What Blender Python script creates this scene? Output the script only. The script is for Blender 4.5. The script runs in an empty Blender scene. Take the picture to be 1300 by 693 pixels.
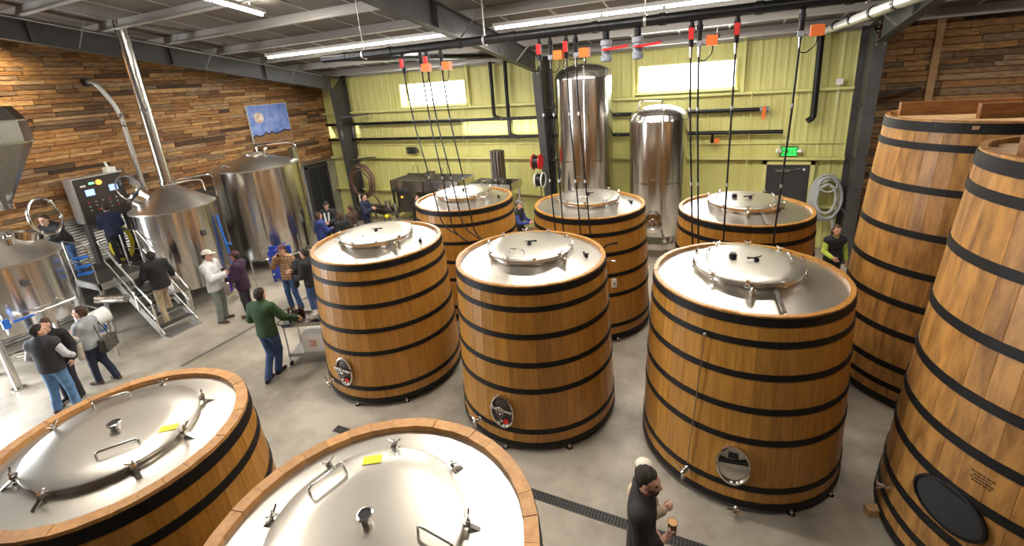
import bpy, bmesh, math, random
import numpy as np
from mathutils import Vector, Matrix, Euler
random.seed(7); rng = np.random.default_rng(7)
scene = bpy.context.scene
COL = scene.collection
pi = math.pi

# ------------------------------------------------------------------ camera
YAW, PITCH, ROLL = [math.radians(a) for a in (-25.734, 16.830, 4.332)]
fwd = Vector((math.sin(YAW)*math.cos(PITCH), math.cos(YAW)*math.cos(PITCH), -math.sin(PITCH)))
rgt = Vector((math.cos(YAW), -math.sin(YAW), 0)); dwn = fwd.cross(rgt)
r2 = rgt*math.cos(ROLL) + dwn*math.sin(ROLL); d2 = -rgt*math.sin(ROLL) + dwn*math.cos(ROLL)
cd = bpy.data.cameras.new('camera'); cam = bpy.data.objects.new('camera', cd); COL.objects.link(cam)
cam.matrix_world = Matrix(((r2.x, -d2.x, -fwd.x, 0), (r2.y, -d2.y, -fwd.y, 0), (r2.z, -d2.z, -fwd.z, 5.2), (0, 0, 0, 1)))
cd.sensor_width = 36; cd.lens = 582/1300*36; cd.shift_y = (277.2-346.5)/1300; cd.clip_start = .05; cd.clip_end = 200
scene.camera = cam

# ------------------------------------------------------------------ world, light, exposure
w = bpy.data.worlds.new('world'); scene.world = w; w.use_nodes = True
w.node_tree.nodes['Background'].inputs[0].default_value = (.75, .85, 1, 1)
w.node_tree.nodes['Background'].inputs[1].default_value = 1.0
vs = scene.view_settings
vs.view_transform = 'Standard'; vs.look = 'None'; vs.gamma = 1; vs.use_curve_mapping = False; vs.exposure = 0.3
scene.display_settings.display_device = 'sRGB'

def area(name, loc, direction, sx, sy, power, col=(1, 1, 1), spread=180):
    l = bpy.data.lights.new(name, 'AREA'); l.shape = 'RECTANGLE'; l.size = sx; l.size_y = sy; l.energy = power; l.color = col
    l.spread = math.radians(spread)
    o = bpy.data.objects.new(name, l); COL.objects.link(o); o.location = loc
    o.rotation_euler = Vector(direction).to_track_quat('-Z', 'Y').to_euler()
    return o
# daylight in the roll-up door opening of the left wall beside the viewer
area('daylight_left_opening', (-15.2, .2, 2.3), (1, .12, -.05), 4.4, 4.4, 1250, (.93, .97, 1))
# low sun through the slot windows of the wall behind the viewer
sl = bpy.data.lights.new('sun', 'SUN'); sl.energy = 5; sl.angle = math.radians(.6); sl.color = (1, .95, .86)
so = bpy.data.objects.new('sun', sl); COL.objects.link(so); so.rotation_euler = Vector((-.12, 1, -.07)).to_track_quat('-Z', 'Y').to_euler()

# ------------------------------------------------------------------ mesh helpers
class MB:
    def __init__(s): s.v = []; s.f = []; s.m = []
    def add(s, vs, fs, mi=0):
        o = len(s.v); s.v += [tuple(float(c) for c in v) for v in vs]; s.f += [tuple(i+o for i in f) for f in fs]; s.m += [mi]*len(fs); return s
    def box(s, c, d, rot=None, mi=0):
        hx, hy, hz = d[0]/2, d[1]/2, d[2]/2
        p = [Vector((x, y, z)) for z in (-hz, hz) for x, y in ((-hx, -hy), (hx, -hy), (hx, hy), (-hx, hy))]
        if rot is not None:
            R = rot if isinstance(rot, Matrix) else Euler(rot).to_matrix()
            p = [R @ q for q in p]
        c = Vector(c)
        return s.add([q+c for q in p], [(3, 2, 1, 0), (4, 5, 6, 7), (0, 1, 5, 4), (1, 2, 6, 5), (2, 3, 7, 6), (3, 0, 4, 7)], mi)
    def span(s, a, b, mi=0):
        return s.box([(a[i]+b[i])/2 for i in range(3)], [abs(b[i]-a[i]) for i in range(3)], None, mi)
    def bar(s, a, b, wd, ht, up=(0, 0, 1), mi=0):
        a = Vector(a); b = Vector(b); x = (b-a); L = x.length; x.normalize(); u = Vector(up)
        y = u.cross(x)
        if y.length < 1e-4: y = Vector((0, 1, 0)).cross(x)
        y.normalize(); z = x.cross(y)
        return s.box((a+b)/2, (L, wd, ht), Matrix((x, y, z)).transposed(), mi)
    def cyl(s, a, b, r0, r1=None, n=12, caps=True, mi=0):
        a = Vector(a); b = Vector(b); r1 = r0 if r1 is None else r1
        d = (b-a).normalized(); u = d.orthogonal().normalized(); t = d.cross(u)
        vs = []
        for p, r in ((a, r0), (b, r1)):
            for i in range(n):
                an = 2*pi*i/n; vs.append(p+u*(r*math.cos(an))+t*(r*math.sin(an)))
        fs = [(i, (i+1) % n, n+(i+1) % n, n+i) for i in range(n)]
        if caps: fs += [tuple(range(n-1, -1, -1)), tuple(range(n, 2*n))]
        return s.add(vs, fs, mi)
    def tube(s, pts, r, n=8, closed=False, caps=True, mi=0):
        P = [Vector(p) for p in pts]; N = len(P); vs = []; fs = []
        rr = r if isinstance(r, (list, tuple)) else [r]*N
        prev = None
        for i, p in enumerate(P):
            if closed: d = P[(i+1) % N]-P[i-1]
            else: d = P[min(i+1, N-1)]-P[max(i-1, 0)]
            d.normalize()
            if prev is None: u = d.orthogonal().normalized()
            else:
                u = prev - d*prev.dot(d)
                u = u.normalized() if u.length > 1e-6 else d.orthogonal().normalized()
            prev = u; t = d.cross(u)
            for k in range(n):
                a = 2*pi*k/n; vs.append(p+u*(rr[i]*math.cos(a))+t*(rr[i]*math.sin(a)))
        for i in range(N if closed else N-1):
            j = (i+1) % N
            for k in range(n): fs.append((i*n+k, i*n+(k+1) % n, j*n+(k+1) % n, j*n+k))
        if caps and not closed: fs += [tuple(range(n-1, -1, -1)), tuple(range((N-1)*n, N*n))]
        return s.add(vs, fs, mi)
    def lathe(s, prof, n=48, c=(0, 0, 0), closed=False, caps=True, mi=0, M=None):
        vs = []; fs = []; K = len(prof)
        for r, z in prof:
            for i in range(n):
                a = 2*pi*i/n; v = Vector((r*math.cos(a), r*math.sin(a), z))
                if M is not None: v = M @ v
                vs.append(v+Vector(c))
        for k in range(K if closed else K-1):
            j = (k+1) % K
            for i in range(n): fs.append((k*n+i, k*n+(i+1) % n, j*n+(i+1) % n, j*n+i))
        if not closed and caps:
            if prof[0][0] > 1e-6: fs.append(tuple(range(n-1, -1, -1)))
            if prof[-1][0] > 1e-6: fs.append(tuple(range((K-1)*n, K*n)))
        return s.add(vs, fs, mi)
    def ball(s, c, r, sc=(1, 1, 1), n=12, mi=0):
        prof = [(max(1e-4, r*math.sin(pi*k/8)), -r*math.cos(pi*k/8)) for k in range(9)]
        vs = []; fs = []
        for q, z in prof:
            for i in range(n):
                a = 2*pi*i/n; vs.append((c[0]+q*math.cos(a)*sc[0], c[1]+q*math.sin(a)*sc[1], c[2]+z*sc[2]))
        for k in range(8):
            for i in range(n): fs.append((k*n+i, k*n+(i+1) % n, (k+1)*n+(i+1) % n, (k+1)*n+i))
        return s.add(vs, fs, mi)
    def mesh(s, name, mats, smooth=30):
        me = bpy.data.meshes.new(name); me.from_pydata(s.v, [], s.f)
        for m in (mats if isinstance(mats, (list, tuple)) else [mats]): me.materials.append(m)
        if any(s.m): me.polygons.foreach_set('material_index', s.m)
        if smooth:
            me.polygons.foreach_set('use_smooth', [True]*len(s.f)); me.update(); me.set_sharp_from_angle(angle=math.radians(smooth))
        me.update(); return me
    def build(s, name, mats, parent=None, loc=(0, 0, 0), rot=(0, 0, 0), smooth=30):
        return ob(name, s.mesh(name, mats, smooth), parent, loc, rot)

def ob(name, me, parent=None, loc=(0, 0, 0), rot=(0, 0, 0), scale=(1, 1, 1)):
    o = bpy.data.objects.new(name, me); COL.objects.link(o); o.parent = parent
    o.location = loc; o.rotation_euler = rot; o.scale = scale; return o
def tag(o, label=None, cat=None, group=None, kind=None):
    if label: o['label'] = label
    if cat: o['category'] = cat
    if group: o['group'] = group
    if kind: o['kind'] = kind
    return o
def thing(name, label, cat, loc=(0, 0, 0), rz=0, group=None):
    return tag(ob(name, None, None, loc, (0, 0, rz)), label, cat, group)
def struct(o, label=None, cat=None): return tag(o, label, cat, kind='structure')
CACHE = {}
def cached(key, fn):
    if key not in CACHE: CACHE[key] = fn()
    return CACHE[key]
def arc(c, r, a0, a1, n, ax='xz'):
    out = []
    for i in range(n+1):
        a = a0+(a1-a0)*i/n; x, y = r*math.cos(a), r*math.sin(a)
        out.append({'xz': (c[0]+x, c[1], c[2]+y), 'xy': (c[0]+x, c[1]+y, c[2]), 'yz': (c[0], c[1]+x, c[2]+y)}[ax])
    return out
def rounded(pts, r, n=5):
    "polyline with rounded corners"
    P = [Vector(p) for p in pts]; out = [P[0]]
    for i in range(1, len(P)-1):
        a = (P[i-1]-P[i]); b = (P[i+1]-P[i]); k = min(r, a.length*.49, b.length*.49)
        A = P[i]+a.normalized()*k; B = P[i]+b.normalized()*k
        for j in range(n+1):
            t = j/n; out.append(A*(1-t)**2+P[i]*(2*t*(1-t))+B*t*t)
    return out+[P[-1]]

# ------------------------------------------------------------------ materials
def mat(name, col=(.5, .5, .5), rough=.5, metal=0, col2=None, scale=4, stretch=(1, 1, 1), contrast=(.35, .65), bump=0, emit=None, spec=None,
        rvar=0, aniso=0, ramp=None, rnd=0, rndmode='obj', alpha=None, trans=0, coords='pos', ior=None, detail=4):
    m = bpy.data.materials.new(name); m.use_nodes = True; nt = m.node_tree; N = nt.nodes; L = nt.links
    b = N['Principled BSDF']; b.inputs['Base Color'].default_value = (*col, 1); b.inputs['Roughness'].default_value = rough; b.inputs['Metallic'].default_value = metal
    if spec is not None: b.inputs['Specular IOR Level'].default_value = spec
    if trans: b.inputs['Transmission Weight'].default_value = trans
    if ior: b.inputs['IOR'].default_value = ior
    if emit: b.inputs['Emission Color'].default_value = (*emit[0], 1); b.inputs['Emission Strength'].default_value = emit[1]
    if aniso:
        tg = N.new('ShaderNodeTangent'); tg.direction_type = 'RADIAL'; tg.axis = 'Z'; L.new(tg.outputs[0], b.inputs['Tangent']); b.inputs['Anisotropic'].default_value = aniso; b.inputs['Anisotropic Rotation'].default_value = .25
    if col2 is None and not ramp and not bump and not rvar: return m
    if coords == 'pos':
        g = N.new('ShaderNodeNewGeometry'); P = g.outputs['Position']; isl = g.outputs['Random Per Island']
    else:
        g = N.new('ShaderNodeTexCoord'); P = g.outputs['Object']; isl = N.new('ShaderNodeNewGeometry').outputs['Random Per Island']
    rv = N.new('ShaderNodeObjectInfo').outputs['Random'] if rndmode == 'obj' else isl
    if rnd or ramp:
        k = N.new('ShaderNodeVectorMath'); k.operation = 'ADD'; cx = N.new('ShaderNodeCombineXYZ')
        mu = N.new('ShaderNodeMath'); mu.operation = 'MULTIPLY'; mu.inputs[1].default_value = 57; L.new(rv, mu.inputs[0])
        for i in range(3): L.new(mu.outputs[0], cx.inputs[i])
        L.new(P, k.inputs[0]); L.new(cx.outputs[0], k.inputs[1]); P = k.outputs[0]
    mp = N.new('ShaderNodeMapping'); mp.inputs['Scale'].default_value = stretch; L.new(P, mp.inputs['Vector'])
    nz = N.new('ShaderNodeTexNoise'); nz.inputs['Scale'].default_value = scale; nz.inputs['Detail'].default_value = detail; nz.inputs['Roughness'].default_value = .6; L.new(mp.outputs[0], nz.inputs['Vector'])
    rp = N.new('ShaderNodeValToRGB'); rp.color_ramp.elements[0].position = contrast[0]; rp.color_ramp.elements[1].position = contrast[1]; L.new(nz.outputs[0], rp.inputs[0])
    out = None
    if ramp:
        cr = N.new('ShaderNodeValToRGB'); cr.color_ramp.interpolation = 'LINEAR'
        while len(cr.color_ramp.elements) < len(ramp): cr.color_ramp.elements.new(.5)
        for i, (e, c) in enumerate(zip(cr.color_ramp.elements, ramp)): e.position = i/(len(ramp)-1); e.color = (*c, 1)
        L.new(rv, cr.inputs[0])
        mx = N.new('ShaderNodeMix'); mx.data_type = 'RGBA'; mx.blend_type = 'MULTIPLY'; mx.inputs[0].default_value = 1
        rp.color_ramp.elements[0].color = (.36, .33, .30, 1); rp.color_ramp.elements[1].color = (1.15, 1.1, 1.03, 1)
        L.new(cr.outputs[0], mx.inputs[6]); L.new(rp.outputs[0], mx.inputs[7]); out = mx.outputs[2]
    elif col2 is not None:
        rp.color_ramp.elements[0].color = (*col2, 1); rp.color_ramp.elements[1].color = (*col, 1); out = rp.outputs[0]
        if rnd:
            mr = N.new('ShaderNodeMapRange'); mr.inputs[3].default_value = 1-rnd; mr.inputs[4].default_value = 1+rnd; L.new(rv, mr.inputs[0])
            hs = N.new('ShaderNodeHueSaturation'); L.new(mr.outputs[0], hs.inputs['Value']); L.new(out, hs.inputs['Color']); out = hs.outputs[0]
    if out is not None: L.new(out, b.inputs['Base Color'])
    if rvar:
        mr = N.new('ShaderNodeMapRange'); mr.inputs[3].default_value = max(.02, rough-rvar); mr.inputs[4].default_value = rough+rvar; L.new(nz.outputs[0], mr.inputs[0]); L.new(mr.outputs[0], b.inputs['Roughness'])
    if bump:
        bp = N.new('ShaderNodeBump'); bp.inputs['Strength'].default_value = bump; bp.inputs['Distance'].default_value = .01; L.new(nz.outputs[0], bp.inputs['Height']); L.new(bp.outputs[0], b.inputs['Normal'])
    return m

PLANKS = [(.07, .035, .016), (.26, .125, .045), (.46, .26, .10), (.36, .18, .06), (.13, .07, .03), (.52, .31, .13), (.40, .21, .075), (.30, .18, .09), (.60, .38, .18), (.33, .155, .05), (.05, .028, .015), (.44, .30, .17), (.22, .15, .09), (.20, .10, .04)]
MT = dict(
    concrete=mat('concrete', (.42, .375, .31), .42, 0, (.19, .165, .13), .75, (1, 1, 1), (.36, .62), .05, rvar=.12, detail=8),
    slab2=mat('concrete_dark', (.2, .19, .17), .6),
    stave=mat('oak_stave', (.46, .222, .040), .34, 0, (.26, .108, .015), 5, (5, 5, .3), (.25, .75), .06, rnd=.11),
    stave_old=mat('old_oak_stave', (.40, .192, .046), .45, 0, (.16, .07, .017), 3.2, (3, 3, .6), (.3, .62), .12, rnd=.12),
    rimwood=mat('oak_rim', (.56, .29, .095), .5, 0, (.40, .18, .05), 6, (3, 3, 1), (.3, .7), .06, rnd=.16),
    board=mat('lid_board', (.30, .13, .035), .5, 0, (.15, .06, .016), 4, (1, 6, 6), (.3, .7), .08, rnd=.2),
    hoop=mat('black_hoop', (.006, .0055, .005), .55, 0, (.009, .008, .008), 6, spec=.25),
    black=mat('black_plastic', (.007, .007, .008), .38, spec=.35),
    matblack=mat('matte_black', (.015, .015, .016), .7),
    steel=mat('brushed_steel', (.66, .635, .60), .2, 1, (.60, .575, .54), 3, (9, 9, .05), (.3, .7), rvar=.04, aniso=.75),
    steel_dark=mat('dark_steel', (.42, .40, .37), .3, 1, (.34, .32, .29), 4, (6, 6, .5), rvar=.08),  # steel in a darker grey tone
    satin=mat('satin_steel_cone', (.64, .605, .555), .34, 1, (.60, .565, .51), 2, rvar=.04),
    lid=mat('satin_steel_top', (.54, .505, .45), .31, .95, (.50, .465, .41), 1.8, (1, 1, 1), (.3, .7), rvar=.05),
    hopper=mat('hopper_steel', (.30, .285, .265), .3, 1, (.26, .245, .225), 3, (9, 9, .05), rvar=.04, aniso=.6),
    chrome=mat('polished_fitting', (.72, .70, .67), .16, 1),
    galv=mat('galvanised', (.55, .54, .52), .4, .85, (.42, .41, .4), 9, rvar=.1),
    corr=mat('corrugated_sheet', (.56, .56, .54), .42, .8, (.44, .44, .42), 3, rvar=.1),
    planks=mat('reclaimed_planks', ramp=PLANKS, rough=.75, scale=3.2, stretch=(1.6, 1.6, 13), contrast=(.33, .62), bump=.3, detail=7),
    planks_isl=mat('reclaimed_planks_far', ramp=PLANKS, rough=.75, scale=3.2, stretch=(1.6, 1.6, 13), contrast=(.33, .62), bump=.3, detail=7, rndmode='isl'),
    backing=mat('wall_backing', (.06, .035, .018), .9),
    green=mat('green_sheet_metal', (.64, .62, .235), .5, 0, (.60, .575, .21), 1.2),
    greentrim=mat('green_trim', (.67, .645, .26), .45),
    frame=mat('primer_grey_steel', (.085, .083, .082), .5, .2, (.06, .058, .057), 2),
    roofdeck=mat('roof_insulation', (.17, .148, .125), .8, 0, (.13, .112, .095), 1),
    purlin=mat('galvanised_purlin', (.50, .475, .44), .5, .3),
    doorgrey=mat('door_paint', (.045, .043, .045), .45),
    white=mat('white_paint', (.8, .8, .79), .5),
    tube=mat('lamp_tube', (1, 1, 1), .5, emit=((1, .95, .86), 14)),
    daylight=mat('daylit_pane', (1, 1, 1), .3, emit=((.93, .97, 1), 5.0)),
    exitg=mat('exit_green', (.02, .5, .08), .5, emit=((.04, 1, .10), 1.1)),
    exitk=mat('exit_letter', (.0, .02, .0), .6),
    orange=mat('orange_actuator', (.82, .17, .03), .4),
    red=mat('red_paint', (.62, .02, .02), .35),
    blue=mat('blue_paint', (.015, .05, .38), .35),
    bluepl=mat('blue_handle', (.02, .14, .55), .4),
    pvc=mat('grey_pvc', (.27, .30, .35), .35),
    pipegrey=mat('silver_jacket', (.52, .51, .48), .35, .6),
    yellow=mat('yellow_tape', (.9, .75, .02), .5),
    yhose=mat('yellow_hose', (.55, .46, .02), .4),
    brownhose=mat('brown_hose', (.13, .065, .05), .4),
    greyhose=mat('grey_hose', (.46, .48, .50), .4),
    paper=mat('paper', (.8, .78, .74), .7),
    glass=mat('clear_glass', (.8, .85, .85), .0, trans=1, ior=1.12),
    screen=mat('screen_blue', (.1, .2, .5), .2, emit=((.35, .5, 1), 1.5)),
    lampgreen=mat('lamp_green', (.1, .5, .1), .3, emit=((.3, 1, .5), 1.5)),
    lampamber=mat('lamp_amber', (.8, .4, .05), .3, emit=((1, .45, .08), 1)),
    panel=mat('panel_steel', (.05, .042, .036), .4, .3),
    beer=mat('beer_brown', (.09, .03, .008), .1),
    foam=mat('tan_foam', (.50, .26, .08), .4),
    rust=mat('rust_pipe', (.20, .09, .045), .6),
    deck=mat('deck_plate', (.10, .088, .075), .5, .5, (.05, .045, .04), 20),
    stamp=mat('burnt_stamp', (.05, .025, .01), .8),
    woodblock=mat('pine_block', (.50, .31, .16), .7, 0, (.4, .23, .1), 12),
)
# ------------------------------------------------------------------ the setting
YB, XL, XR, YF = 14.6, -15.3, 8.0, -3.0
RS = .168
def zroof(y): return 5.9+RS*(YB-y)
struct(MB().span((XL-.2, YF-.2, -.2), (XR+.2, YB+.2, 0)).build('floor', MT['concrete'], smooth=0))
# walls (plain shells; cladding pieces are their children)
wb = struct(MB().span((XL-.2, YB, 0), (3.1, YB+.2, 6.2)).build('wall_back', MT['green'], smooth=0))
wo = struct(MB().span((3.1, 14.5, 0), (XR, YB+.2, 7)).build('wall_back_right', MT['backing'], smooth=0))
def side_wall(x0, x1, hole=None):
    m = MB()
    def sl(y0, y1, z0, z1=None):
        a = (z1, z1) if z1 is not None else (zroof(y0)+.15, zroof(y1)+.15)
        m.add([(x0, y0, z0), (x1, y0, z0), (x1, y1, z0), (x0, y1, z0), (x0, y0, a[0]), (x1, y0, a[0]), (x1, y1, a[1]), (x0, y1, a[1])],
              [(3, 2, 1, 0), (4, 5, 6, 7), (0, 1, 5, 4), (1, 2, 6, 5), (2, 3, 7, 6), (3, 0, 4, 7)])
    if hole:
        sl(YF, hole[0], 0); sl(hole[1], YB, 0); sl(hole[0], hole[1], hole[2])
    else: sl(YF, YB, 0)
    return m
wl = struct(side_wall(XL-.2, XL, (-2.1, 2.5, 4.6)).build('wall_left', MT['backing'], smooth=0))
struct(side_wall(XR, XR+.2).build('wall_right', MT['backing'], smooth=0))
m = MB(); zt = zroof(YF)+.15
m.span((XL-.2, YF-.2, 0), (XR+.2, YF, 4.63)); m.span((XL-.2, YF-.2, 5.2), (XR+.2, YF, zt))
for a, b in ((XL-.2, -13.3), (-11.5, -6.6), (-3.45, XR+.2)): m.span((a, YF-.2, 4.63), (b, YF, 5.2))
struct(m.build('wall_front', MT['backing'], smooth=0))
# roof
m = MB(); t = .12
a, b = (YF-.2, zroof(YF-.2)), (YB+.2, zroof(YB+.2))
m.add([(XL-.2, a[0], a[1]), (XR+.2, a[0], a[1]), (XR+.2, b[0], b[1]), (XL-.2, b[0], b[1]), (XL-.2, a[0], a[1]+t), (XR+.2, a[0], a[1]+t), (XR+.2, b[0], b[1]+t), (XL-.2, b[0], b[1]+t)],
      [(3, 2, 1, 0), (4, 5, 6, 7), (0, 1, 5, 4), (1, 2, 6, 5), (2, 3, 7, 6), (3, 0, 4, 7)])
ceil = struct(m.build('ceiling', MT['roofdeck'], smooth=0))
def purlin_mesh():
    m = MB(); L = XR-XL-.02
    m.span((0, -.006, -.22), (L, .006, 0)); m.span((0, -.07, -.226), (L, 0, -.216)); m.span((0, 0, -.012), (L, .07, 0))
    m.span((0, -.072, -.226), (L, -.064, -.2))
    return m.mesh('purlin', MT['purlin'], 0)
for i in range(12):
    y = 13.9-1.42*i
    ob('purlin', cached('purlin', purlin_mesh), ceil, (XL+.01, y, zroof(y)-.004), (math.atan(-RS)*1, 0, 0))
# roof-deck ribs between purlins, one strip per 1.2 m of building length
def rib_mesh():
    m = MB(); y0, y1 = YF, YB; m.bar((0, y0, zroof(y0)-.008), (0, y1, zroof(y1)-.008), .05, .016); return m.mesh('deck_seam', MT['purlin'], 0)
for i in range(19): ob('deck_seam', cached('rib', rib_mesh), ceil, (XL+.8+1.2*i, 0, 0))
ym = (4.0, 13.0)
MB().cyl((-13.45, ym[0], zroof(ym[0])-.34), (-13.45, ym[1], zroof(ym[1])-.34), .016, n=6).build('conduit', MT['galv'], ceil)
# green sheet panels on the back wall
def gpanel():
    m = MB(); W, Hh = .915, 5.86; pts = [(0, 0), (.03, -.014), (.075, -.014), (.105, 0)]
    xs = []
    for k in range(3):
        o = k*.305; xs += [(o+p, q) for p, q in pts]+[(o+.18, 0), (o+.19, -.004), (o+.215, -.004), (o+.225, 0)]
    xs.append((W, 0)); vs = []
    for x, y in xs: vs += [(x, y, 0), (x, y, Hh)]
    m.add(vs, [(2*i, 2*i+2, 2*i+3, 2*i+1) for i in range(len(xs)-1)])
    return m.mesh('wall_panel', MT['green'], 0)
for i in range(20): ob('wall_panel', cached('gp', gpanel), wb, (XL+.01+.92*i, YB-.004, .02))
# girts: horizontal green channels, cut at the three columns
def girt(x0, x1, z, d=.20):
    m = MB(); m.span((x0, YB-d, z-.012), (x1, YB-.03, z)); m.span((x0, YB-d-.004, z-.07), (x1, YB-d+.004, z)); return m.build('girt', MT['greentrim'], wb, smooth=0)
FX = (-13.9, -5.31, 2.95)
for z in (4.42, 2.62, 1.28):
    for x0, x1 in ((XL+.05, FX[0]-.12), (FX[0]+.12, FX[1]-.12), (FX[1]+.12, FX[2]-.12)):
        if z < 1.5 and x1 > 2: girt(x0, .95, z); girt(2.25, x1, z); continue
        girt(x0, x1, z)
MB().span((XL, YB-.12, 5.74), (FX[2], YB-.02, 5.9)).build('eave_trim', MT['purlin'], wb, smooth=0)
for x in (-10.9, -8.3, -2.62, .3): MB().span((x-.04, YB-.16, 4.42), (x+.04, YB-.03, 5.85)).build('window_jamb', MT['greentrim'], wb, smooth=0)
for x in (-8.5, .55): MB().cyl((x, YB-.22, .4), (x, YB-.22, 4.4), .017, n=8).build('conduit', MT['greentrim'], wb)
MB().cyl((-13.7, YB-.06, 3.06), (-5.5, YB-.06, 3.06), .014, n=6).cyl((-2.9, YB-.06, 2.98), (2.8, YB-.06, 2.98), .014, n=6).build('conduit', MT['greentrim'], wb)
# windows
def window(n, x0, x1, z0, z1, mull):
    r = struct(ob('window_%d' % n, None, None, ((x0+x1)/2, YB-.05, z0))); W = x1-x0; H = z1-z0
    m = MB()
    for a, b in (((-W/2-.05, -.05, -.05), (W/2+.05, .03, 0)), ((-W/2-.05, -.05, H), (W/2+.05, .03, H+.05)), ((-W/2-.05, -.05, 0), (-W/2, .03, H)), ((W/2, -.05, 0), (W/2+.05, .03, H))): m.span(a, b)
    m.build('window_frame', MT['greentrim'], r, smooth=0)
    xs = [-W/2]+[-W/2+W*k for k in mull]+[W/2]
    for k in mull: MB().span((-W/2+W*k-.02, -.04, 0), (-W/2+W*k+.02, .02, H)).build('mullion', MT['white'], r, smooth=0)
    for a, b in zip(xs, xs[1:]): MB().span((a+.012, -.018, .005), (b-.012, -.008, H-.005)).build('pane', MT['daylight'], r, smooth=0)
    m = MB().span((-W/2-.08, -.16, -.09), (W/2+.08, -.0, -.05)); m.build('window_sill', MT['greentrim'], r, smooth=0)
    area('daylight_window_%d' % n, ((x0+x1)/2, YB-.16, (z0+z1)/2), (0, -1, -.45), W, H, 110, (.95, .98, 1))
window(1, -11.25, -8.45, 4.53, 5.30, (.5,))
window(2, -2.48, .12, 4.56, 5.27, (.5,))
# exit door in the back wall
d = struct(ob('door_1', None, None, (1.58, YB-.03, 0)))
m = MB(); m.span((-.62, -.09, 0), (-.52, .02, 2.5)); m.span((.52, -.09, 0), (.62, .02, 2.5)); m.span((-.62, -.09, 2.4), (.62, .02, 2.5)); m.build('door_frame', MT['greentrim'], d, smooth=0)
MB().span((-.52, -.07, .01), (.52, -.02, 2.39)).build('door_leaf', MT['doorgrey'], d, smooth=0)
MB().span((-.30, -.12, 2.2), (.05, -.07, 2.26)).bar((-.05, -.13, 2.23), (.30, -.10, 2.3), .02, .02).build('door_closer', MT['galv'], d, smooth=0)
MB().span((-.45, -.13, 1.02), (.4, -.09, 1.07)).span((-.45, -.1, 1.0), (-.38, -.06, 1.1)).span((.33, -.1, 1.0), (.4, -.06, 1.1)).build('push_bar', MT['galv'], d, smooth=0)
MB().cyl((.38, -.075, 2.27), (.38, -.08, 2.27), .035, n=12).build('sensor', MT['white'], d)
# dark door in the left wall
d = struct(ob('door_2', None, None, (XL+.06, 13.52, 0)))
m = MB(); m.span((-.02, -.56, 0), (.06, -.48, 2.42)); m.span((-.02, .48, 0), (.06, .56, 2.42)); m.span((-.02, -.56, 2.34), (.06, .56, 2.42)); m.build('door_frame', MT['doorgrey'], d, smooth=0)
MB().span((0, -.48, .01), (.03, .48, 2.34)).build('door_leaf', MT['matblack'], d, smooth=0)
MB().span((.03, -.02, .1), (.045, .02, 2.3)).build('door_seam', MT['doorgrey'], d, smooth=0)
MB().cyl((.03, .38, 1.05), (.1, .38, 1.05), .025, n=10).build('door_handle', MT['chrome'], d)
# corrugated wainscot sheets on the left wall
def corr():
    m = MB(); n = 64; vs = []
    for i in range(n+1):
        z = 2.5*i/n; x = .018+.012*math.cos(2*pi*i/2.0)
        vs += [(x, 0, z), (x, 1.09, z)]
    m.add(vs, [(2*i, 2*i+1, 2*i+3, 2*i+2) for i in range(n)]); return m.mesh('corrugated_sheet', MT['corr'], 0)
for i in range(9): ob('corrugated_sheet', cached('corr', corr), wl, (XL, 2.9+1.12*i, .02))
ob('corrugated_sheet', cached('corr', corr), wl, (XL, 14.12, .02), scale=(1, .42, 1))
MB().span((XL, 2.6, 2.5), (XL+.06, 14.55, 2.55)).build('wainscot_cap', MT['galv'], wl, smooth=0)
# reclaimed boards
def unit():
    m = MB(); b = .08
    m.add([(0, 0, 0), (1, 0, 0), (1, 0, 1), (0, 0, 1), (.006, 1, b), (.994, 1, b), (.994, 1, 1-b), (.006, 1, 1-b)], [(0, 1, 5, 4), (1, 2, 6, 5), (2, 3, 7, 6), (3, 0, 4, 7), (4, 5, 6, 7)])
    return m.mesh('plank', MT['planks'], 0)
UP = unit()
pieces = []
z = 2.56
while z < 7.1:
    h = random.choice((.085, .1, .1, .115, .13)); y = 2.55-random.random()*.8
    while y < 14.55:
        L = random.choice((.35, .5, .7, .9, 1.1, 1.4))*(.85+.3*random.random()); y1 = min(y+L, 14.56); y0 = max(y, 2.55)
        top = zroof((y0+y1)/2)-.30
        if y1-y0 > .06 and z+h < top: pieces.append((y0, y1, z, h, .012+.022*random.random()))
        y += L
    z += h
def vis(p):
    y0, y1, z, h, t = p
    return (3.6 < (y0+y1)/2 and z+h < 6.72-(y0-4.96)*.17+.12)*(y1-y0)*h/((XL)**2+((y0+y1)/2)**2)
pieces.sort(key=vis, reverse=True)
for y0, y1, z, h, t in pieces[:300]:
    ob('plank', UP, wl, (XL, y1-.003, z+.002), (0, 0, -pi/2), (y1-y0-.006, t, h-.004))
m = MB()
for y0, y1, z, h, t in pieces[300:]:
    m.span((XL+.001, y0+.003, z+.002), (XL+t, y1-.003, z+h-.002))
tag(m.build('plank_remainder', MT['planks_isl'], wl, smooth=0), kind='stuff')
z = 1.2
while z < 6.3:
    h = random.choice((.11, .13, .15, .17)); x = 3.12-random.random()*.5
    while x < 7.0:
        L = random.choice((.6, .9, 1.2, 1.6))*(.85+.3*random.random()); x0 = max(x, 3.12); x1 = min(x+L, 7.2)
        if x1-x0 > .08: ob('plank', UP, wo, (x1-.003, 14.5, z+.003), (0, 0, pi), (x1-x0-.006, .012+.03*random.random(), h-.006))
        x += L
    z += h
MB().span((4.24, 14.38, 2.8), (4.38, 14.455, 6.0)).build('batten', MT['woodblock'], wo, smooth=0)

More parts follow.
